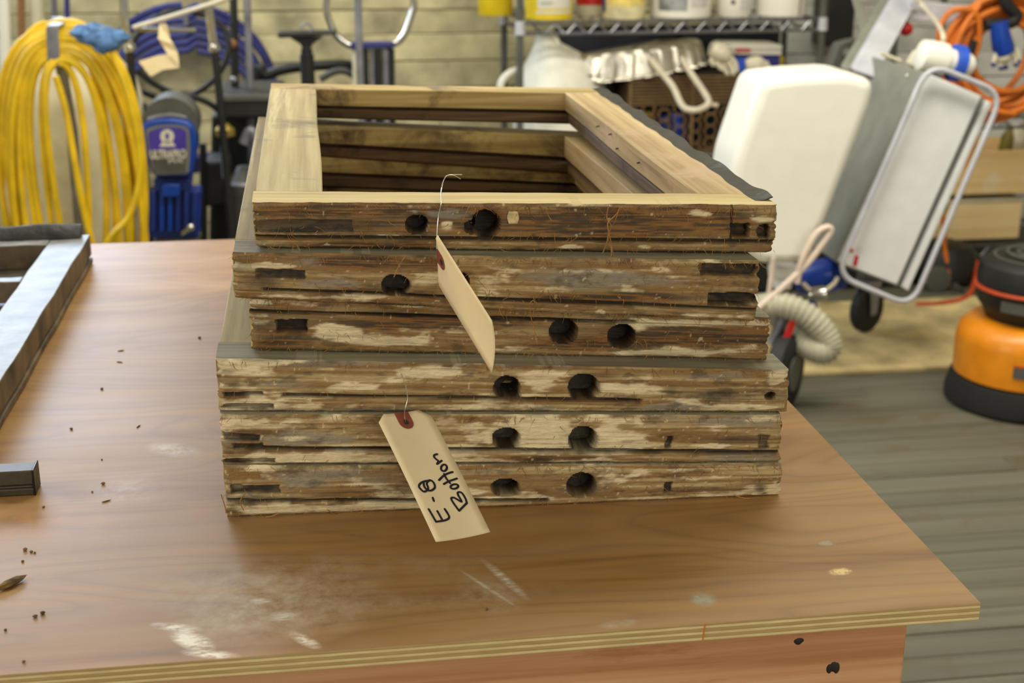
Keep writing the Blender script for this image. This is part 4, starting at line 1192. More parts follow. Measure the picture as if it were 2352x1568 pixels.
part('upright', MB().tube([at(534, -60, 4.78), at(538, 60, 4.78), at(540, 215, 4.78)], 0.013, 10), MT['black'], pw)
part('joint_knob', MB().ball(at(534, 101, 4.77), 0.017), MT['brownpole'], pw)
part('joint_knob', MB().ball(at(537, 183, 4.77), 0.012), MT['steel'], pw)

ts = thing('tool_stand', 'black stand with a flat T-shaped top behind the sash stack', 'stand', at(703, 190, 4.9)[:2]+(0.0,))
part('top_plate', MB().upright([(636, 80), (640, 76), (700, 74), (770, 73), (774, 79), (700, 85), (640, 88)], 4.86, 4.95), MT['black'], ts, bevel=0.003)
part('bracket', MB().upright([(665, 86), (742, 84), (718, 102), (712, 116), (696, 116), (690, 102)], 4.895, 4.915), MT['black'], ts, bevel=0.002)
a = at(704, 112, 4.905)
part('column', MB().tube([(a[0], 4.905, 0.03), (a[0], 4.905, a[2])], 0.020, 14), MT['black'], ts)
part('column_sleeve', MB().tube([(a[0], 4.905, a[2]-0.16), (a[0], 4.905, a[2]-0.02)], 0.0245, 14), MT['rubber'], ts)
part('foot', MB().lathe([(0.16, 0), (0.16, 0.012), (0.03, 0.03)], (a[0], 4.905, 0.0), n=20), MT['black'], ts)
part('hanging_ring', MB().tube([at(704+12*math.cos(t), 66+12*math.sin(t), 4.9) for t in np.linspace(math.pi, 2.3*math.pi, 10)], 0.004, 6), MT['steel'], ts)

pc = thing('cylinder_cart', 'cart with a rounded chrome handle and row of upright tubes', 'cart', at(850, 150, 5.0)[:2]+(0.0,))
part('handle', MB().tube(spline([at(x, y, 5.0) for x, y in ((760, -16), (750, 4), (753, 36), (767, 72), (790, 97), (820, 108), (870, 108), (905, 100), (926, 84), (943, 40), (951, 6), (942, -14), (900, -22), (820, -22))], 5, True), 0.0125, 12, True), MT['chrome'], pc)
part('clamp_bar', MB().upright([(806, 99), (908, 97), (908, 110), (806, 113)], 4.975, 5.03), MT['navy'], pc, bevel=0.004)
for px, r_, mt_ in ((816, 0.011, 'cream'), (838, 0.014, 'black'), (855, 0.010, 'steel'), (868, 0.015, 'black'), (886, 0.012, 'steel'), (898, 0.013, 'black')):
    t0, t1 = at(px, 112, 5.0), at(px+1, 200, 5.0)
    part('upright_tube', MB().tube([t0, t1, (t1[0], t1[1], 0.02)], r_, 10), MT[mt_], pc)
b0 = at(855, 190, 5.0)
part('base_plate', MB().box((b0[0]-0.14, 4.93, 0.0), (b0[0]+0.14, 5.12, 0.03)), MT['black'], pc, bevel=0.005)
pole('pole', 820, 828, 4.8, 0.0125, MT['steel'], 'grey pole standing in front of the chrome cart handle')
ep = thing('suction_pipe', 'arched black pipe rising just behind the sash stack', 'pipe', at(680, 170, 5.1)[:2]+(0.0,))
part('pipe', MB().tube(spline([(at(588, 200, 5.1)[0]-0.02, 5.1, 0.02), at(588, 200, 5.1), at(612, 174, 5.1), at(660, 158, 5.1), at(740, 150, 5.1), at(808, 152, 5.1), at(836, 182, 5.1), (at(836, 200, 5.1)[0], 5.1, 0.02)], 6), 0.019, 12), MT['black'], ep)
part('brace', MB().tube(spline([at(735, 182, 5.06), at(770, 164, 5.06), at(800, 166, 5.06), at(836, 192, 5.06)], 5), 0.013, 10), MT['greydark'], ep)

# ------------------------------------------------------------------ wire shelving
def wire_shelf_level(parent, xa, xb, ya, yb, zt, h=0.042):
    mb = MB()
    for yy in (ya, yb):
        mb.tube([(xa, yy, zt), (xb, yy, zt)], 0.0062, 6); mb.tube([(xa, yy, zt-h), (xb, yy, zt-h)], 0.0062, 6)
    for xx in (xa, xb):
        mb.tube([(xx, ya, zt), (xx, yb, zt)], 0.0062, 6); mb.tube([(xx, ya, zt-h), (xx, yb, zt-h)], 0.0062, 6)
    part('shelf_rail', mb, MT['zinc'], parent)
    zz = MB()
    nz = int(round((xb-xa)/0.088))
    for yy in (ya, yb):
        pts = []
        for i in range(nz):
            x_ = xa+0.03+(xb-xa-0.06)*i/nz
            w_ = (xb-xa-0.06)/nz
            pts += [(x_, yy, zt-0.003), (x_+w_*0.42, yy, zt-h+0.002), (x_+w_*0.58, yy, zt-h+0.002)]
        pts.append((xb-0.03, yy, zt-0.003))
        zz.tube(pts, 0.0048, 6)
    part('truss_wire', zz, MT['zinc'], parent)
    dk = MB()
    k_ = int((xb-xa)/0.03)
    for i in range(1, k_):
        x_ = xa+(xb-xa)*i/k_
        dk.tube([(x_, ya, zt+0.001), (x_, yb, zt+0.001)], 0.0019, 5)
    part('shelf_wire', dk, MT['zinc'], parent, kind='stuff')
def wire_unit(label, xa, xb, ya, yb, levels, ztop):
    u = thing('wire_shelf', label, 'shelf', ((xa+xb)/2, (ya+yb)/2, 0))
    for xx in (xa, xb):
        for yy in (ya, yb):
            part('post', MB().tube([(xx, yy, 0.0), (xx, yy, ztop)], 0.0135, 12), MT['greydark'], u)
            for zl in levels:
                part('collar', MB().lathe([(0.0125, -0.045), (0.020, -0.043), (0.0175, 0.006), (0.0125, 0.008)], (xx, yy, zl), n=14), MT['greybar'], u)
    for zl in levels:
        wire_shelf_level(u, xa+0.018, xb-0.018, ya, yb, zl)
    return u
SZ = 1.018
XA, XB, YA, YB = 0.796, 1.985, 5.30, 5.74
wire_unit('tall wire shelf of paint buckets against the back wall', XA, XB, YA, YB, (0.10, 0.50, SZ), 1.35)
XC = 2.475
wire_unit('wire shelf with wooden boxes at the right edge of the room', XC, 3.66, 5.30, 5.74, (0.085, 0.62), 1.3)

def bucket(name, px0, px1, y, h, mat, label, cat='bucket', taper=0.93, lid=None, handle=True, z=SZ+0.004):
    a, b = at(px0, 40, y), at(px1, 40, y)
    r = (b[0]-a[0])/2
    cx, cy = (a[0]+b[0])/2, y+r*0.0
    u = thing(name, label, cat, (cx, cy, z))
    part('body', MB().lathe([(r*taper*0.96, 0), (r*taper, 0.004), (r, h*0.86), (r*1.05, h*0.87), (r*1.05, h*0.92), (r*1.0, h*0.93), (r*1.0, h)], (cx, cy, z), n=32), mat, u)
    part('lid', MB().lathe([(r*1.06, 0), (r*1.08, 0.006), (r*1.08, 0.016), (r*0.98, 0.02), (r*0.96, 0.014)], (cx, cy, z+h), n=32), lid or mat, u)
    return u, cx, cy, r*taper
def wrap(parent, cx, cy, r, a0, a1, z0, z1, mat, name='printed_label', off=0.0015, n=12, grow=0.0):
    mb = MB()
    for i in range(n+1):
        a = a0+(a1-a0)*i/n
        for z_, k_ in ((z0, 0), (z1, 1)):
            rr = r+off+grow*k_
            mb.v.append((cx+rr*math.cos(a), cy+rr*math.sin(a), z_))
    mb.f = [(2*i, 2*i+2, 2*i+3, 2*i+1) for i in range(n)]
    mb.mi = [0]*n
    return part(name, mb, mat, parent)
D2 = math.radians
bucket('bucket', 1096, 1180, 5.62, 0.20, MT['yellowpl'], 'yellow bucket set back at the left end of the upper wire shelf')
u, cx, cy, r = bucket('bucket', 1204, 1318, 5.42, 0.21, MT['yellowpl'], 'large yellow bucket with a white label on the upper wire shelf')
wrap(u, cx, cy, r, D2(-128), D2(-38), SZ+0.047, SZ+0.15, MT['labelw'], grow=0.006)
for z_ in (SZ+0.030,):
    wrap(u, cx, cy, r, D2(-132), D2(-36), z_, z_+0.009, MT['labelw'], 'label_band', 0.0022)
wrap(u, cx, cy, r, D2(-118), D2(-92), SZ+0.070, SZ+0.073, MT['labelg'], 'label_line', 0.007)
u, cx, cy, r = bucket('paint_can', 1322, 1395, 5.60, 0.15, MT['cream'], 'small can with a dark red label between yellow containers', 'paint can', taper=0.99)
wrap(u, cx, cy, r, D2(-170), D2(-10), SZ+0.045, SZ+0.068, MT['red'], off=0.003)
wrap(u, cx, cy, r, D2(-170), D2(-10), SZ+0.068, SZ+0.125, plain('dark_green_print', (70, 66, 40), 0.5), 'label_band', off=0.003)
u, cx, cy, r = bucket('bucket', 1382, 1484, 5.42, 0.19, plain('pale_yellow_plastic', (232, 222, 176), 0.5), 'pale yellow printed tub on the upper wire shelf')
wrap(u, cx, cy, r, D2(-150), D2(-30), SZ+0.050, SZ+0.15, plain('yellow_print', (236, 208, 112), 0.5, 0, 0.15, 22), grow=0.006)
wrap(u, cx, cy, r, D2(-176), D2(-160), SZ+0.03, SZ+0.15, MT['navy'], 'label_band', off=0.003, grow=0.006)
u, cx, cy, r = bucket('bucket', 1490, 1634, 5.45, 0.22, MT['white'], 'widest white tub with grey picture label on the upper wire shelf')
wrap(u, cx, cy, r, D2(-150), D2(-92), SZ+0.034, SZ+0.14, plain('grey_picture_print', (150, 150, 150), 0.5, 0, 0.3, 14), grow=0.006)
wrap(u, cx, cy, r, D2(-86), D2(-50), SZ+0.05, SZ+0.085, plain('pale_grey_print', (204, 202, 196), 0.5, 0, 0.1, 60), off=0.004)
u, cx, cy, r = bucket('paint_can', 1644, 1725, 5.44, 0.10, MT['white'], 'small white tub with a purple lid rim on the upper wire shelf', 'paint can', lid=MT['purple'])
wrap(u, cx, cy, r, D2(-85), D2(-45), SZ+0.035, SZ+0.075, plain('faint_grey_print', (196, 194, 184), 0.5, 0, 0.1, 60), off=0.005)
wrap(u, cx, cy, r, D2(-116), D2(-104), SZ+0.055, SZ+0.070, MT['black'], 'label_dot', off=0.005)
u, cx, cy, r = bucket('bucket', 1733, 1852, 5.44, 0.22, MT['white'], 'tall white bucket at the right end of the upper wire shelf')
wrap(u, cx, cy, r, D2(-62), D2(-15), SZ+0.012, SZ+0.17, MT['labelw'], grow=0.006)
wrap(u, cx, cy, r, D2(-66), D2(-62.5), SZ+0.012, SZ+0.17, MT['brownpole'], 'label_band', grow=0.006)

# under the upper shelf: bag, foil tray, crate with contents, box, gloves
bg = thing('plastic_bag', 'full white plastic bag knotted at the top under the shelf', 'bag', (0.99, 5.48, 0.504))
mb = MB()
sp3 = spline([(0.985, 5.49, 0.506), (0.985, 5.49, 0.60), (0.982, 5.49, 0.70), (0.968, 5.488, 0.775), (0.945, 5.482, 0.85), (0.926, 5.472, 0.915), (0.920, 5.468, 0.962)], 4)
rr3 = np.interp(np.linspace(0, 1, len(sp3)), [0, .12, .35, .5, .6, .7, .8, .9, 1], [.15, .185, .19, .175, .15, .105, .066, .044, .038])
mb.tube(sp3, [float(q) for q in rr3], 26)
fz = Field(5)
vv_ = np.array(mb.v)
an = np.arctan2(vv_[:, 1]-5.485, vv_[:, 0]-0.96)
w_ = 1+0.16*(fz.f(np.cos(an)*2.2+9, np.sin(an)*2.2+vv_[:, 2]*6, 3)-0.5)
vv_[:, 0] = 0.97+(vv_[:, 0]-0.97)*w_; vv_[:, 1] = 5.485+(vv_[:, 1]-5.485)*w_
mb.v = [tuple(q) for q in vv_]
part('body', mb, MT['bag'], bg)
kn = MB()
kn.tube(spline([(0.920, 5.465, 0.93), (0.945, 5.44, 0.95), (0.962, 5.43, 0.93), (0.960, 5.43, 0.90)], 5), 0.012, 8)
part('knot', kn, MT['bag'], bg)
part('tied_handle', MB().tube(spline([at(1190, 160, 5.34), at(1165, 172, 5.34), at(1150, 195, 5.34), at(1152, 230, 5.34)], 5), 0.014, 8), MT['bag'], bg)

cr = thing('plastic_crate', 'brown openwork plastic crate full of cans under the wire shelf', 'crate', (1.50, 5.50, 0.504))
c0, c1 = at(1448, 180, 5.32), at(1712, 180, 5.32)
CX0, CX1, CZ0, CZ1 = c0[0], c1[0]+0.05, 0.504, c0[2]
cf = MB()
for zz in np.linspace(CZ1-0.105, CZ1, 9):
    cf.box((CX0, 5.335, zz-0.0036), (CX1, 5.343, zz+0.0036))
    cf.box((CX0-0.004, 5.335, zz-0.0042), (CX0+0.004, 5.66, zz+0.0042))
    cf.box((CX1-0.004, 5.335, zz-0.0042), (CX1+0.004, 5.66, zz+0.0042))
part('slat_band', cf, MT['crate'], cr, kind='stuff')
part('inner_panel', MB().box((CX0+0.01, 5.345, CZ1-0.105), (CX1-0.01, 5.349, CZ1)), plain('shaded_crate_panel', (48, 35, 20), 0.7), cr)  # dark copy of the crate brown, shade between slats put into colour
part('base', MB().box((CX0, 5.34, CZ0), (CX1, 5.66, CZ0+0.008)).box((CX0, 5.652, CZ0), (CX1, 5.66, CZ1)), MT['crate'], cr)
hx = MB()
hw, hh = 0.042, 0.046
nx = int((CX1-CX0)/(hw*1.5*1.0))
z_ = CZ0+0.012
row = 0
while z_ < CZ1-0.115:
    for i in range(nx+1):
        x_ = CX0+0.018+i*hw*1.5+0.0
        zc = z_+(hh/2 if i % 2 else 0)
        pts = [(x_+hw*0.62*math.cos(a), 5.339, zc+hh*0.56*math.sin(a)) for a in np.linspace(0, 2*math.pi, 7)[:-1]]
        if x_ < CX1-0.01:
            hx.tube(pts, 0.0055, 5, True)
    z_ += hh
    row += 1
part('honeycomb_lattice', hx, MT['crate'], cr, kind='stuff')
for i in range(3):
    xx = (CX0+0.005, (CX0+CX1)/2, CX1-0.005)[i]
    part('rib', MB().box((xx-0.006, 5.33, CZ0), (xx+0.006, 5.338, CZ1)), MT['crate'], cr)
for k_, (dx, z_, r_, mt_, lb_, cat_) in enumerate(((0.055, 0.575, .034, 'yellowpl', 'yellow spray can seen through the crate side at its left', 'can'), (0.115, 0.60, .030, 'yellowpl', 'yellow spray can seen through the crate below the white handle', 'can'),
        (0.165, 0.565, .036, 'bluedark', 'dark blue can seen through the middle of the crate', 'can'), (0.235, 0.58, .036, 'blue', 'bright blue can seen through the crate near the white tank', 'can'),
        (0.20, 0.545, .030, 'bluepl', 'light blue can lying low in the brown crate', 'can'))):
    mb = MB().lathe([(r_*0.9, 0), (r_, 0.005), (r_, 0.12), (r_*0.7, 0.135), (0.006, 0.14)], (CX0+dx, 5.39+0.075*(k_ % 2), CZ0+0.010), n=18)
    solo('spray_can', mb, MT[mt_], lb_, cat_)
solo('folded_cloth', lump(MB(), (CX1-0.07, 5.40, 0.545), (0.055, 0.035, 0.032), 12, 16, 10), MT['brownpole'], 'tan cloth bundle in the lower corner of the brown crate', 'cloth')

fo = thing('foil_tray', 'crumpled aluminium foil tray with pleated rim upside down', 'tray', (1.36, 5.47, 0.80))
n = 144
mb = MB()
fx0, fx1 = at(1318, 130, 5.33), at(1632, 110, 5.33)
fcx, frx = (fx0[0]+fx1[0])/2+0.01, (fx1[0]-fx0[0])/2
frng = random.Random(4)
ph = [frng.uniform(-1, 1) for _ in range(n)]
for lev, (k_, zz, pl) in enumerate(((0.10, 0.098, 0), (0.90, 0.100, 0.0), (0.96, 0.088, 0.012), (1.0, 0.050, 0.024), (1.05, 0.010, 0.034), (1.10, 0.004, 0.05), (1.11, 0.0, 0.05))):
    for i in range(n):
        a = 2*math.pi*i/n
        rr = k_*(1+pl*0.8*(1 if i % 6 < 3 else -1)+0.004*ph[(i//12) % n])
        tilt = (math.cos(a)*k_)*0.034
        mb.v.append((fcx+frx*rr*math.cos(a), 5.48+0.145*rr*math.sin(a), 0.805+zz*(1+0.06*ph[(i//12) % n])+tilt))
for lev in range(6):
    for i in range(n):
        mb.f.append((lev*n+i, lev*n+(i+1) % n, (lev+1)*n+(i+1) % n, (lev+1)*n+i))
mb.f.append(tuple(range(n))[::-1]); mb.mi = [0]*len(mb.f)
part('tray', mb, MT['foil'], fo, smooth=False)
def glove(label, pts, y, r, fingers, mat, cuffmat=None, tips=None):
    g = thing('work_glove', label, 'glove', at(pts[0][0], pts[0][1], y))
    P_ = spline([at(x, yy, y) for x, yy in pts], 4)
    part('palm', MB().tube(P_, [r*(0.8+0.35*math.sin(math.pi*i/(len(P_)-1))) for i in range(len(P_))], 12), mat, g)
    for fpts in fingers:
        Q_ = spline([at(x, yy, y-0.004) for x, yy in fpts], 4)
        part('finger', MB().tube(Q_, [r*0.36*(1-0.35*i/len(Q_)) for i in range(len(Q_))], 9), mat, g)
        if tips:
            e = Q_[-1]
            part('coated_tip', MB().ball(e, r*0.36), tips, g)
    return g
glove('white knit glove hanging over the crate beside the foil tray', [(1632, 112), (1652, 118), (1668, 135)], 5.36, 0.034, [[(1664, 135), (1678, 152), (1686, 178)], [(1656, 140), (1664, 158), (1672, 172)], [(1646, 136), (1650, 150), (1660, 160)], [(1672, 128), (1688, 145), (1692, 165)], [(1640, 128), (1634, 140), (1640, 150)]], MT['glove'])
glove('pale glove lying at the foot of the blue carton', [(1712, 152), (1735, 148), (1752, 150)], 5.40, 0.030, [[(1752, 150), (1768, 152)], [(1750, 156), (1766, 160)], [(1720, 158), (1712, 166)], [(1735, 158), (1748, 166)], [(1745, 146), (1764, 144)]], MT['glove'])
bx = thing('carton', 'dark blue and white carton under the right end of the shelf', 'carton', at(1735, 150, 5.42)[:2]+(0.7,))
q0, q1 = at(1672, 160, 5.40), at(1792, 128, 5.40)
part('body', MB().box((q0[0], 5.40, q0[2]-0.02), (q1[0], 5.56, q1[2]+0.006)), MT['navy'], bx, bevel=0.003)
part('lid', MB().box((q0[0]-0.006, 5.392, q1[2]+0.0065), (q1[0]+0.004, 5.565, q1[2]+0.045), (0, 0.03, 0)), MT['white'], bx, bevel=0.003)
part('printed_label', MB().box((q0[0]+0.025, 5.3895, q1[2]+0.016), (q0[0]+0.085, 5.393, q1[2]+0.034), (0, 0.03, 0)), plain('pink_print', (206, 110, 110), 0.6), bx)
part('printed_label', MB().box((q0[0]+0.02, 5.398, q0[2]-0.005), (q0[0]+0.08, 5.401, q1[2]-0.01)), MT['bluepl'], bx)
solo('paint_can', MB().lathe([(0.03, 0), (0.034, 0.004), (0.034, 0.05), (0.03, 0.056)], (at(1795, 130, 5.37)[0]+0.02, 5.50, 0.80), n=18), MT['yellowpl'], 'small yellow pot beside the blue carton under the shelf', 'pot')
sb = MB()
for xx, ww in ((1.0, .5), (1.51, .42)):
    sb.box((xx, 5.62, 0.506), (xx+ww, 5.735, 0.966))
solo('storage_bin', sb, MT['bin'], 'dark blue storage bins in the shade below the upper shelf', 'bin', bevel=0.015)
# support board inside shelf for the things on the crate
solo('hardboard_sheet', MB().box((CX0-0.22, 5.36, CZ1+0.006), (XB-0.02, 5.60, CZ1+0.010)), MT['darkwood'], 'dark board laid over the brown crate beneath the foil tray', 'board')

uh = thing('tube_handle', 'cream U-shaped tube handle jutting out below the foil tray', 'handle', at(1580, 240, 5.1))
yy_ = (5.325, 5.27, 5.20, 5.12, 5.09, 5.07, 5.08, 5.10, 5.18, 5.26, 5.325)
part('tube', MB().tube(spline([at(x, y, q) for (x, y), q in zip(((1494, 136), (1520, 168), (1546, 200), (1563, 236), (1576, 250), (1600, 253), (1622, 244), (1628, 232), (1612, 204), (1588, 170), (1566, 134)), yy_)], 5), 0.0125, 12), MT['creamtube'], uh)
part('stub', MB().tube([at(1622, 240, 5.09), at(1648, 242, 5.10)], 0.008, 8), MT['creamtube'], uh)
# ------------------------------------------------------------------ tilted steam machine
CY = 4.05
mc = thing('blasting_machine', 'tilted wheeled machine with a white panelled box and tube frame', 'machine', at(1980, 760, 4.2)[:1]+(4.2, 0.0))
part('tank', MB().upright(R2([(1752, 182), (1830, 172), (1950, 166), (2012, 186), (2004, 240), (1868, 590), (1850, 608), (1738, 608), (1672, 480), (1690, 360)], 26, 5), 3.88, 4.12), MT['white'], mc, bevel=0.045, seg=5, label='white plastic water tank')
part('housing', MB().upright([(2125, 165), (2262, 222), (2064, 660), (1923, 606)], 4.0, 4.50), MT['greypaint'], mc, bevel=0.006, label='grey machine housing')
part('front_panel', MB().upright([(2126, 167), (2254, 221), (2060, 654), (1926, 602)], 3.984, 3.998), MT['panel'], mc, bevel=0.003, label='white front panel')
part('side_panel', MB().upright([(2268, 231), (2279, 238), (2086, 668), (2073, 659)], 3.99, 4.03), MT['panel'], mc, bevel=0.002)
part('tube_frame', MB().tube(rounded([at(x, y, 3.95) for x, y in ((2133, 146), (2304, 214), (2094, 704), (1920, 632))], 0.07, 6), 0.0085, 10, True), MT['greybar'], mc)
lb = part('panel_label', MB().upright([(1943, 566), (1962, 573), (1959, 580), (1940, 573)], 3.9815, 3.985), MT['red'], mc)
lb2 = part('panel_label', MB().upright([(1965, 585), (1973, 588), (1968, 612), (1959, 609)], 3.9815, 3.985), MT['red'], mc)
gm = MB()
gm.tube([at(1939+9*math.cos(a)+3, 588+14*math.sin(a), 3.984) for a in np.linspace(1.2, 3.4, 8)], 0.0012, 5)
gm.tube([at(1974+6*math.cos(a), 574+6*math.sin(a), 3.984) for a in np.linspace(0, 5.6, 10)], 0.0009, 5)
part('panel_symbol', gm, MT['labelg'], mc)
part('rivet', MB().ball(at(2083, 174, 4.01), 0.006), MT['chrome'], mc)
def leaning(pxs, y_of, thick):                      # flat bar leaning back: depth grows towards its top
    return MB().prism([at(x, y, y_of(y)) for x, y in pxs], (0.004, thick, 0.004))
lean = lambda y: 4.36+0.44*(160-y)/220
part('handle_bar', leaning([(2085, -60), (2142, -60), (2010, 178), (1958, 160)], lean, 0.035), MT['greybar'], mc, bevel=0.003)
part('handle_side', leaning([(2062, -60), (2088, -60), (1960, 164), (1934, 158)], lambda y: lean(y)+0.03, 0.03), MT['greypaint'], mc, bevel=0.003)
part('handle_strut', leaning([(1952, -30), (1972, -30), (1994, 62), (1980, 80)], lambda y: lean(y)+0.05, 0.03), MT['greypaint'], mc, bevel=0.003)
cbp = part('cross_bar', MB().upright([(2093, 2), (2236, 14), (2236, 52), (2077, 47)], 4.635, 4.675), MT['greybar'], mc, bevel=0.003)
text_part('UNISTEAM', at(2112, 27, 4.6335), 0.024, MT['labelg'], cbp, rot=(math.pi/2, D2(4), 0), sx=0.75)
part('red_knob', MB().ball(at(2081, 67, 4.655), 0.0235).tube([at(2081, 67, 4.655), at(2081, 45, 4.655)], 0.007, 8), MT['red'], mc, label='round red knob')
part('tilt_clamp', MB().upright(R2([(1926, 100), (1976, 88), (1992, 110), (1940, 160), (1906, 162)], 10), 4.66, 4.72).ball(at(1949, 124, 4.655), 0.022), MT['greydark'], mc, bevel=0.004)
ax = Vector((0.95, 0, -0.22)).normalized()
sc_ = Vector(at(2118, 126, 4.10))
so = part('power_socket', MB().lathe([(0.03, -0.012), (0.046, -0.004), (0.050, 0.02), (0.050, 0.072), (0.038, 0.078), (0.038, 0.112)], tuple(sc_), tuple(ax), 24), MT['white'], mc, label='white industrial plug and socket')
part('blue_ring', MB().lathe([(0.040, 0.10), (0.056, 0.102), (0.056, 0.130), (0.040, 0.132)], tuple(sc_), tuple(ax), 24), MT['bluepl'], so)
part('plug_end', MB().lathe([(0.036, 0.132), (0.038, 0.15), (0.030, 0.166), (0.01, 0.168)], tuple(sc_), tuple(ax), 24), MT['white'], so)
part('socket_base', MB().upright(R2([(2096, 150), (2116, 118), (2150, 136), (2168, 178), (2160, 190), (2128, 176)], 6), 4.12, 4.18), MT['cream'], mc, bevel=0.004)
part('power_lead', MB().tube(spline([at(2165, 104, 4.12), at(2166, 80, 4.12), at(2150, 50, 4.30), at(2122, 16, 4.55), at(2100, -8, 4.58), at(2070, -40, 4.62)], 6), 0.0075, 9), MT['creamtube'], mc)
part('lead_clip', MB().tube([at(2024, 122, 4.05), at(2042, 130, 4.05), at(2068, 140, 4.05)], 0.006, 8), MT['cream'], mc)
# underside: caster, wheel, valves and hoses
cs = on(1977, 765, 0)
CYY = 4.47
ctop = at(1985, 655, CYY)
wc = (cs[0]+0.008, CYY, 0.0940)
part('chassis_strut', MB().box((wc[0]-0.035, CYY-0.03, 0.205), (wc[0]+0.035, CYY+0.03, 0.34)), MT['greydark'], mc, bevel=0.006)
axc = Vector((0.55, -0.835, 0)).normalized()
tgc = Vector((0.835, 0.55, 0)).normalized()
fkm = MB()
fkm.lathe([(0.02, 0), (0.045, 0.002), (0.045, 0.02), (0.02, 0.022)], (wc[0], wc[1], 0.184), n=18)
for s_ in (-1, 1):
    c = Vector(wc)+axc*(0.027*s_)
    pts = [c+tgc*-0.030+Vector((0, 0, 0.095)), c+tgc*0.030+Vector((0, 0, 0.095)), c+tgc*0.016+Vector((0, 0, -0.016)), c+tgc*-0.016+Vector((0, 0, -0.016))]
    fkm.prism([tuple(p) for p in pts], tuple(axc*0.005*s_))
part('caster_fork', fkm, MT['steel'], mc, bevel=0.001)
part('caster_wheel', MB().lathe([(0.035, -0.020), (0.074, -0.020), (0.0815, -0.011), (0.0815, 0.011), (0.074, 0.020), (0.035, 0.020)], wc, tuple(axc), 26), MT['rubber'], mc)
bw = (on(1788, 945, 0)[0]+0.02, 3.80, 0.118)
part('wheel', MB().lathe([(0.05, -0.03), (0.10, -0.03), (0.118, -0.018), (0.118, 0.018), (0.10, 0.03), (0.05, 0.03)], bw, (0.80, -0.6, 0), 30), MT['rubber'], mc)
part('wheel_hub', MB().lathe([(0.012, -0.036), (0.055, -0.034), (0.055, 0.034), (0.012, 0.036)], bw, (0.80, -0.6, 0), 22), MT['greydark'], mc)
part('axle', MB().tube([bw, (bw[0]+0.10, bw[1]+0.20, bw[2]), (bw[0]+0.16, bw[1]+0.32, 0.215)], 0.012, 8), MT['greydark'], mc)
pumpc = at(1895, 640, 4.12)
part('pump', MB().lathe([(0.03, -0.09), (0.055, -0.085), (0.058, 0.03), (0.05, 0.055), (0.03, 0.06)], (pumpc[0], 4.12, pumpc[2]+0.01), (0.5, -0.6, 0.25), 22), MT['blue'], mc, label='blue pump motor')
part('pump_fitting', MB().lathe([(0.02, 0), (0.024, 0.01), (0.024, 0.05), (0.015, 0.055)], at(1858, 678, 3.98), (0.9, -0.2, 0.15), 14).ball(at(1872, 682, 3.97), 0.014), MT['chrome'], mc)
part('valve', MB().tube([at(1862, 690, 3.98), at(1868, 708, 3.98)], 0.014, 8), MT['blue'], mc)
part('valve_handle', MB().upright(R2([(1816, 733), (1831, 736), (1812, 788), (1796, 784)], 4), 3.78, 3.786), MT['red'], mc, bevel=0.002, label='red lever valve handle')
hp = [at(x, y, z) for x, y, z in ((1690, 700, 3.88), (1745, 704, 3.86), (1795, 700, 3.82), (1850, 722, 3.79), (1892, 762, 3.77), (1904, 796, 3.76), (1885, 806, 3.76), (1850, 790, 3.80), (1815, 752, 3.86), (1790, 726, 3.92), (1765, 700, 3.96))]
HP = spline(hp, 26)
part('suction_hose', MB().tube(HP, [0.035+(0.0045 if i % 6 < 3 else 0.0) for i in range(len(HP))], 14), MT['corr'], mc, label='ribbed grey-beige suction hose')
part('clear_hose', MB().tube(spline([at(x, y, 3.82) for x, y in ((1740, 710), (1766, 688), (1800, 658), (1850, 610), (1888, 562), (1908, 532), (1900, 522), (1876, 536), (1852, 576), (1838, 612), (1830, 650))], 6), 0.0105, 10), MT['pinktube'], mc)
part('clear_hose', MB().tube(spline([at(x, y, 3.86) for x, y in ((1776, 590), (1772, 630), (1766, 680), (1764, 712))], 5), 0.008, 9), MT['pinktube'], mc)
part('clear_hose', MB().tube(spline([at(x, y, 3.98) for x, y in ((1845, 650), (1862, 666), (1890, 668), (1915, 652), (1924, 636))], 5), 0.007, 9), MT['creamtube'], mc)
part('outlet_pipe', MB().tube(spline([at(x, y, 3.84) for x, y in ((1800, 720), (1790, 750), (1772, 790))], 5), 0.016, 10), MT['steel'], mc)
part('tank_outlet', MB().lathe([(0.05, 0), (0.045, -0.03), (0.03, -0.04), (0.028, -0.07)], at(1800, 610, 4.05), n=18), MT['white'], mc)

# ------------------------------------------------------------------ right background
ps = MB()
xs = np.linspace(1.20, 2.75, 40)
f_ = Field(21)
fr = [(x, 4.075-0.03*(x-1.7)+0.012*(float(f_.f(np.array([x*9]), np.array([2.2]), 3)[0])-0.5), 0.0005) for x in xs]
ps.prism(fr+[(2.75, 4.84, 0.0005), (1.20, 4.84, 0.0005)], (0, 0, 0.011))
solo('plywood_sheet', ps, MT['ply_sheet'], 'bare tan sheet lying on the grey floor under the tilted machine', 'board')

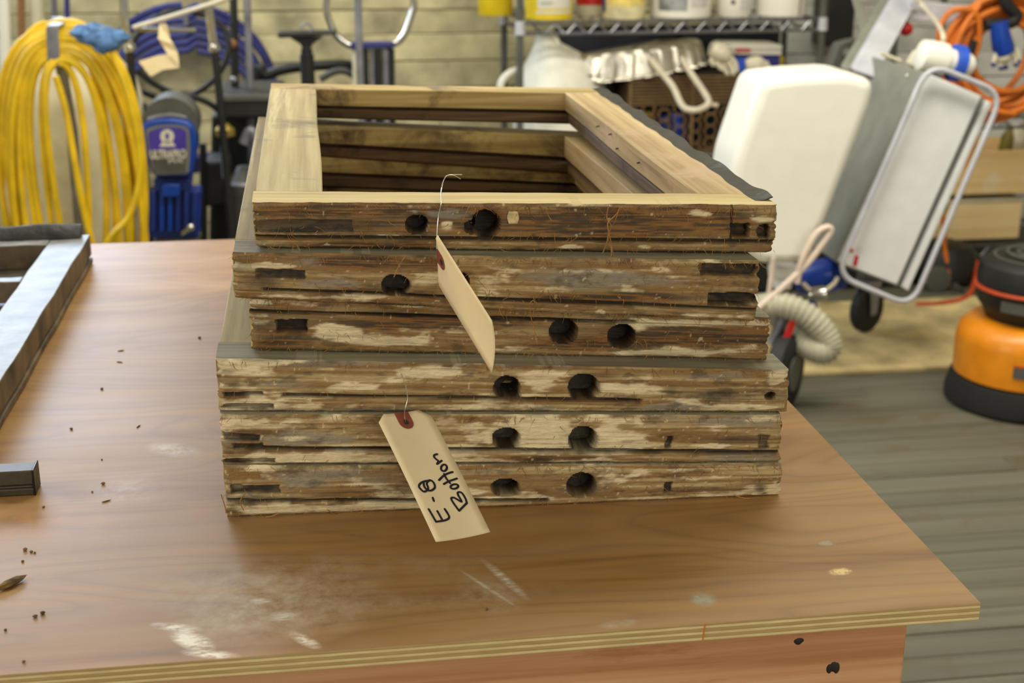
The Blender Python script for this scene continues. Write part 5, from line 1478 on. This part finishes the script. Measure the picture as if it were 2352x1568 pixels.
oc = thing('power_cable_coil', 'thick coil of orange cord hanging by a black strap', 'cord', at(2320, 40, 4.56))
ob = MB()
pp = []
cc = at(2292, 136, 4.56)
for i in range(11):
    for s_ in range(36):
        a_ = 2*math.pi*s_/36+math.pi/2
        rx, rz = 0.226-0.0095*i+0.008*math.sin(i*1.9), 0.214-0.0085*i
        sq = 0.006*math.sin(a_*3+i)
        # loops gather at the strap and fan out at the left and bottom
        up_k = 0.5+0.5*math.sin(a_)
        pp.append((cc[0]+0.014+0.010*i*(1-up_k)*math.cos(i*2.0)+rx*math.cos(a_)*(1-0.08*up_k), 4.565+0.010*(i % 5)+sq, cc[2]+rz*math.sin(a_)+0.020*math.cos(i*1.3)*(1-up_k)))
ob.tube(pp, 0.0112, 8)
part('cord', ob, MT['orange'], oc)
part('cord', MB().tube(spline([at(x, y, 4.55) for x, y in ((2172, 150), (2158, 110), (2160, 60), (2190, 24), (2240, 30), (2250, 90), (2230, 150), (2216, 190), (2262, 245), (2330, 262))], 6), 0.0105, 8), MT['orange'], oc)
part('cord', MB().tube(spline([at(x, y, 4.55) for x, y in ((2250, 10), (2215, 60), (2190, 120), (2182, 180), (2215, 225))], 6), 0.0105, 8), MT['orange'], oc)
part('strap', MB().tube(spline([at(x, y, 4.53) for x, y in ((2304, -30), (2312, 10), (2334, 34), (2322, 52), (2285, 54), (2262, 58))], 5), [0.021]*16+[0.019]*10, 10), MT['rubber'], oc, label='black rubber strap')
part('end_connector', MB().tube([at(2238, 92, 4.54), at(2228, 130, 4.54), at(2240, 142, 4.54)], [0.011, 0.014, 0.010], 10), MT['rubber'], oc)
hkp = at(2316, -30, 4.58)
sd = thing('coil_stand', 'dark upright holding the orange cord coil, mostly out of frame', 'stand', (hkp[0]+0.36, 4.75, 0.0))
part('upright', MB().box((hkp[0]+0.34, 4.70, 0.0), (hkp[0]+0.38, 4.74, hkp[2]+0.10)), MT['greydark'], sd, bevel=0.003)
part('arm', MB().box((hkp[0]-0.02, 4.57, hkp[2]+0.02), (hkp[0]+0.38, 4.74, hkp[2]+0.05)), MT['greydark'], sd, bevel=0.003)
g = glove('blue-cuffed white glove hanging inside the orange cord coil', [(2300, 118), (2306, 128), (2312, 134)], 4.51, 0.026, [[(2290, 120), (2284, 136), (2282, 148)], [(2300, 124), (2300, 142), (2300, 156)], [(2312, 124), (2314, 140), (2310, 154)], [(2324, 118), (2330, 134), (2334, 148)], [(2334, 112), (2340, 130), (2338, 140)]], MT['glove'], tips=MT['navy'])
part('cuff', MB().tube([at(2294, 52, 4.51), at(2298, 80, 4.51), at(2304, 108, 4.51), at(2308, 122, 4.51)], [0.030, 0.033, 0.037, 0.034], 14), MT['blue'], g, label='blue knitted cuff')

def crate_box(label, px0, py0, px1, py1, y, depth, mat, lip=False):
    a, b = at(px0, py1, y), at(px1, py0, y)
    u = thing('wooden_box', label, 'box', ((a[0]+b[0])/2, y+depth/2, a[2]))
    t_ = 0.012
    part('front_board', MB().box((a[0], y, a[2]), (b[0], y+t_, b[2])), mat, u, bevel=0.002)
    part('back_board', MB().box((a[0], y+depth-t_, a[2]), (b[0], y+depth, b[2])), mat, u, bevel=0.002)
    for xx in (a[0], b[0]-t_):
        part('side_board', MB().box((xx, y+t_+0.0005, a[2]), (xx+t_, y+depth-t_-0.0005, b[2])), mat, u, bevel=0.002)
    part('base_board', MB().box((a[0]+t_, y+t_+0.0005, a[2]), (b[0]-t_, y+depth-t_-0.0005, a[2]+0.008)), mat, u)
    if lip:
        part('lid', MB().box((a[0]-0.004, y-0.005, b[2]+0.0005), (b[0]+0.006, y+depth, b[2]+0.012)), MT['cream'], u, bevel=0.002)
    return u
z_ledge = 0.09
lo_box = crate_box('lower pine box with knots under the plywood box on the shelf', 2118, 462, 2349, 554, 5.36, 0.32, MT['pinebox'], True)
up_box = crate_box('upper plywood box with white paint smears on the right shelf', 2150, 342, 2440, 449, 5.36, 0.32, MT['pineboard'])
p = at(2218, 349, 5.36)
part('yellow_tape', MB().box((p[0]-0.014, 5.3575, p[2]-0.010), (p[0]+0.014, 5.3598, p[2]+0.010)), MT['yellowpl'], up_box)
zb = at(2200, 342, 5.36)[2]
solo('tool_pouch', lump(MB(), (at(2175, 300, 5.45)[0], 5.46, zb+0.01), (0.05, 0.05, 0.055), 31, 16, 10), MT['black'], 'black pouch lying in the upper plywood box', 'pouch')
solo('cloth_bundle', lump(MB(), (at(2215, 300, 5.45)[0], 5.50, zb+0.02), (0.07, 0.06, 0.07), 33, 18, 10), MT['brownpole'], 'brown cloth bundle lying in the upper plywood box', 'cloth')
solo('bottle', MB().lathe([(0.026, 0), (0.028, 0.01), (0.028, 0.12), (0.012, 0.15), (0.012, 0.17)], (at(2305, 330, 5.45)[0], 5.45, zb-0.09), (0.15, 0, 1), 16), plain('olive_plastic', (126, 116, 24), 0.5), 'olive green bottle standing in the upper plywood box', 'bottle')
solo('cloth_bundle', lump(MB(), (at(2338, 300, 5.45)[0], 5.47, zb+0.01), (0.05, 0.05, 0.07), 35, 18, 10), MT['glove'], 'pale grey rag in the upper plywood box beside the olive bottle', 'cloth')

ec = thing('extension_lead', 'black and yellow plug on an orange lead hanging by the shelf', 'lead', at(2166, 460, 5.0))
plp = [at(x, y, 5.0) for x, y in ((2176, 440), (2170, 452), (2166, 474), (2164, 488))]
part('plug', MB().tube([plp[1], plp[2], plp[3]], [0.014, 0.018, 0.011], 12), MT['rubber'], ec)
part('plug_end', MB().tube([at(2174, 432, 5.0), plp[1]], [0.012, 0.013], 12), MT['yellowpl'], ec)
part('cord', MB().tube(spline([plp[3], at(2168, 530, 5.0), at(2170, 570, 5.0), at(2178, 624, 4.98), (at(2178, 650, 4.98)[0], 4.98, 0.012)], 6), 0.009, 9).tube(spline([at(2178, 432, 5.0), at(2200, 400, 5.05), at(2230, 350, 5.1), at(2260, 262, 4.98)], 5), 0.006, 8), MT['orange'], ec)
rc = MB().tube(spline([(lambda q: (q[0], q[1], 0.0135))(on(x, y, 0.012)) for x, y in ((2105, 700), (2150, 699), (2195, 692))]+[(lambda q: (q[0], q[1], 0.012))(on(2225, 678, 0.012)), at(2240, 640, 4.98), at(2242, 600, 5.05)], 6), 0.010, 9)
solo('power_cable', rc, MT['orangered'], 'red-orange cord curving over the floor beside the floor machine', 'cord')
vc = thing('shop_vacuum', 'low black vacuum in the shade under the right shelf', 'vacuum', (2.36, 4.98, 0.0))
vx = at(2180, 640, 5.02)[0]
part('drum', MB().lathe([(0.11, 0.0), (0.13, 0.02), (0.13, 0.10), (0.10, 0.15), (0.06, 0.165)], (vx, 5.10, 0.0), n=24), MT['black'], vc)
part('wheel', MB().lathe([(0.03, -0.012), (0.05, -0.01), (0.05, 0.01), (0.03, 0.012)], (vx-0.08, 4.955, 0.052), (0.3, 1, 0), 20), MT['greydark'], vc)
part('plug_socket', MB().tube([at(2190, 655, 4.93), at(2215, 668, 4.93)], [0.012, 0.006], 8), MT['greydark'], vc)
tb_ = MB().box((vx-0.86, 5.04, 0.0), (vx-0.16, 5.26, 0.28))  # black block added to stand for the dark shade here
solo('black_box', tb_, MT['rubber'], 'black box added as shade on the floor behind the tilted machine', 'case', bevel=0.015)
tb_ = MB().box((vx+0.17, 5.0, 0.0), (vx+0.62, 5.24, 0.065))
solo('black_box', tb_, MT['rubber'], 'thin black case on the floor below the right wire shelf', 'case', bevel=0.012)

FMC = (at(2345, 930, 3.77)[0], 3.77, 0)
fm = thing('floor_machine', 'orange round floor machine with a black motor drum on top', 'floor machine', FMC)
F0 = FMC
part('base_ring', MB().lathe([(0.2214, 0.0), (0.2337, 0.01), (0.2337, 0.035), (0.2198, 0.085), (0.1968, 0.092)], F0, n=44), MT['rubber'], fm)
part('body', MB().lathe([(0.1927, 0.088), (0.2148, 0.095), (0.2148, 0.20), (0.2050, 0.235), (0.1763, 0.262), (0.1394, 0.268)], F0, n=44), MT['orangepl'], fm)
dr2 = part('motor_drum', MB().lathe([(0.1148, 0.262), (0.1353, 0.268), (0.1435, 0.29), (0.1681, 0.325), (0.1706, 0.405), (0.1640, 0.435), (0.1394, 0.455), (0.0492, 0.465)], F0, n=44), MT['black'], fm)
part('trim_ring', MB().tube([(F0[0]+0.1714*math.cos(a), F0[1]+0.1714*math.sin(a), 0.365) for a in np.linspace(0, 2*math.pi, 45)[:-1]], 0.006, 6, True), MT['orangered'], dr2)
for rr in (0.125, 0.09, 0.06):
    part('vent_ring', MB().tube([(F0[0]+rr*math.cos(a), F0[1]+rr*math.sin(a), 0.466-0.0*rr-0.012*(rr > 0.12)) for a in np.linspace(0, 2*math.pi, 33)[:-1]], 0.005, 5, True), MT['greydark'], dr2)
def plate(z0, z1, r, a0, a1, mat, name, par, off=0.003):
    return wrap(par, F0[0], F0[1], r, D2(a0), D2(a1), z0, z1, mat, name, off)
plate(0.135, 0.170, 0.2148, -128, -78, MT['greydark'], 'name_plate', fm)
plate(0.170, 0.176, 0.2148, -128, -78, MT['orangered'], 'name_stripe', fm)
plate(0.315, 0.348, 0.1697, -150, -118, MT['greydark'], 'drum_plate', dr2)
plate(0.315, 0.348, 0.1697, -112, -70, MT['greydark'], 'drum_plate', dr2)
part('power_cord', MB().tube(spline([(F0[0]-0.02, F0[1]-0.23, 0.09), (F0[0]-0.05, F0[1]-0.265, 0.06), (F0[0]-0.12, F0[1]-0.28, 0.018), (F0[0]+0.06, F0[1]-0.32, 0.012), (F0[0]+0.3, F0[1]-0.32, 0.012)], 6), 0.007, 8), MT['rubber'], fm)
hx_ = (F0[0]+0.13, F0[1]+0.13)
part('handle_tube', MB().tube([(hx_[0], hx_[1], 0.24), (hx_[0]+0.30, hx_[1]+0.1, 0.62), (hx_[0]+0.62, hx_[1]+0.16, 1.05)], 0.016, 10), MT['chrome'], fm)

b1, b2 = at(1898, 108, 5.80), at(1972, -40, 5.80)
wbx = thing('wall_cabinet', 'dark cabinet fixed to the wall beyond the right end of the shelf', 'cabinet', ((b1[0]+b2[0])/2, 5.88, b1[2]))
part('body', MB().box((b1[0], 5.82, b1[2]), (b2[0], 5.985, b2[2])), MT['darkwood'], wbx, bevel=0.004)
part('door', MB().box((b1[0]+0.004, 5.805, b1[2]+0.006), (b2[0]-0.004, 5.818, b2[2]-0.006)), MT['black'], wbx, bevel=0.003)
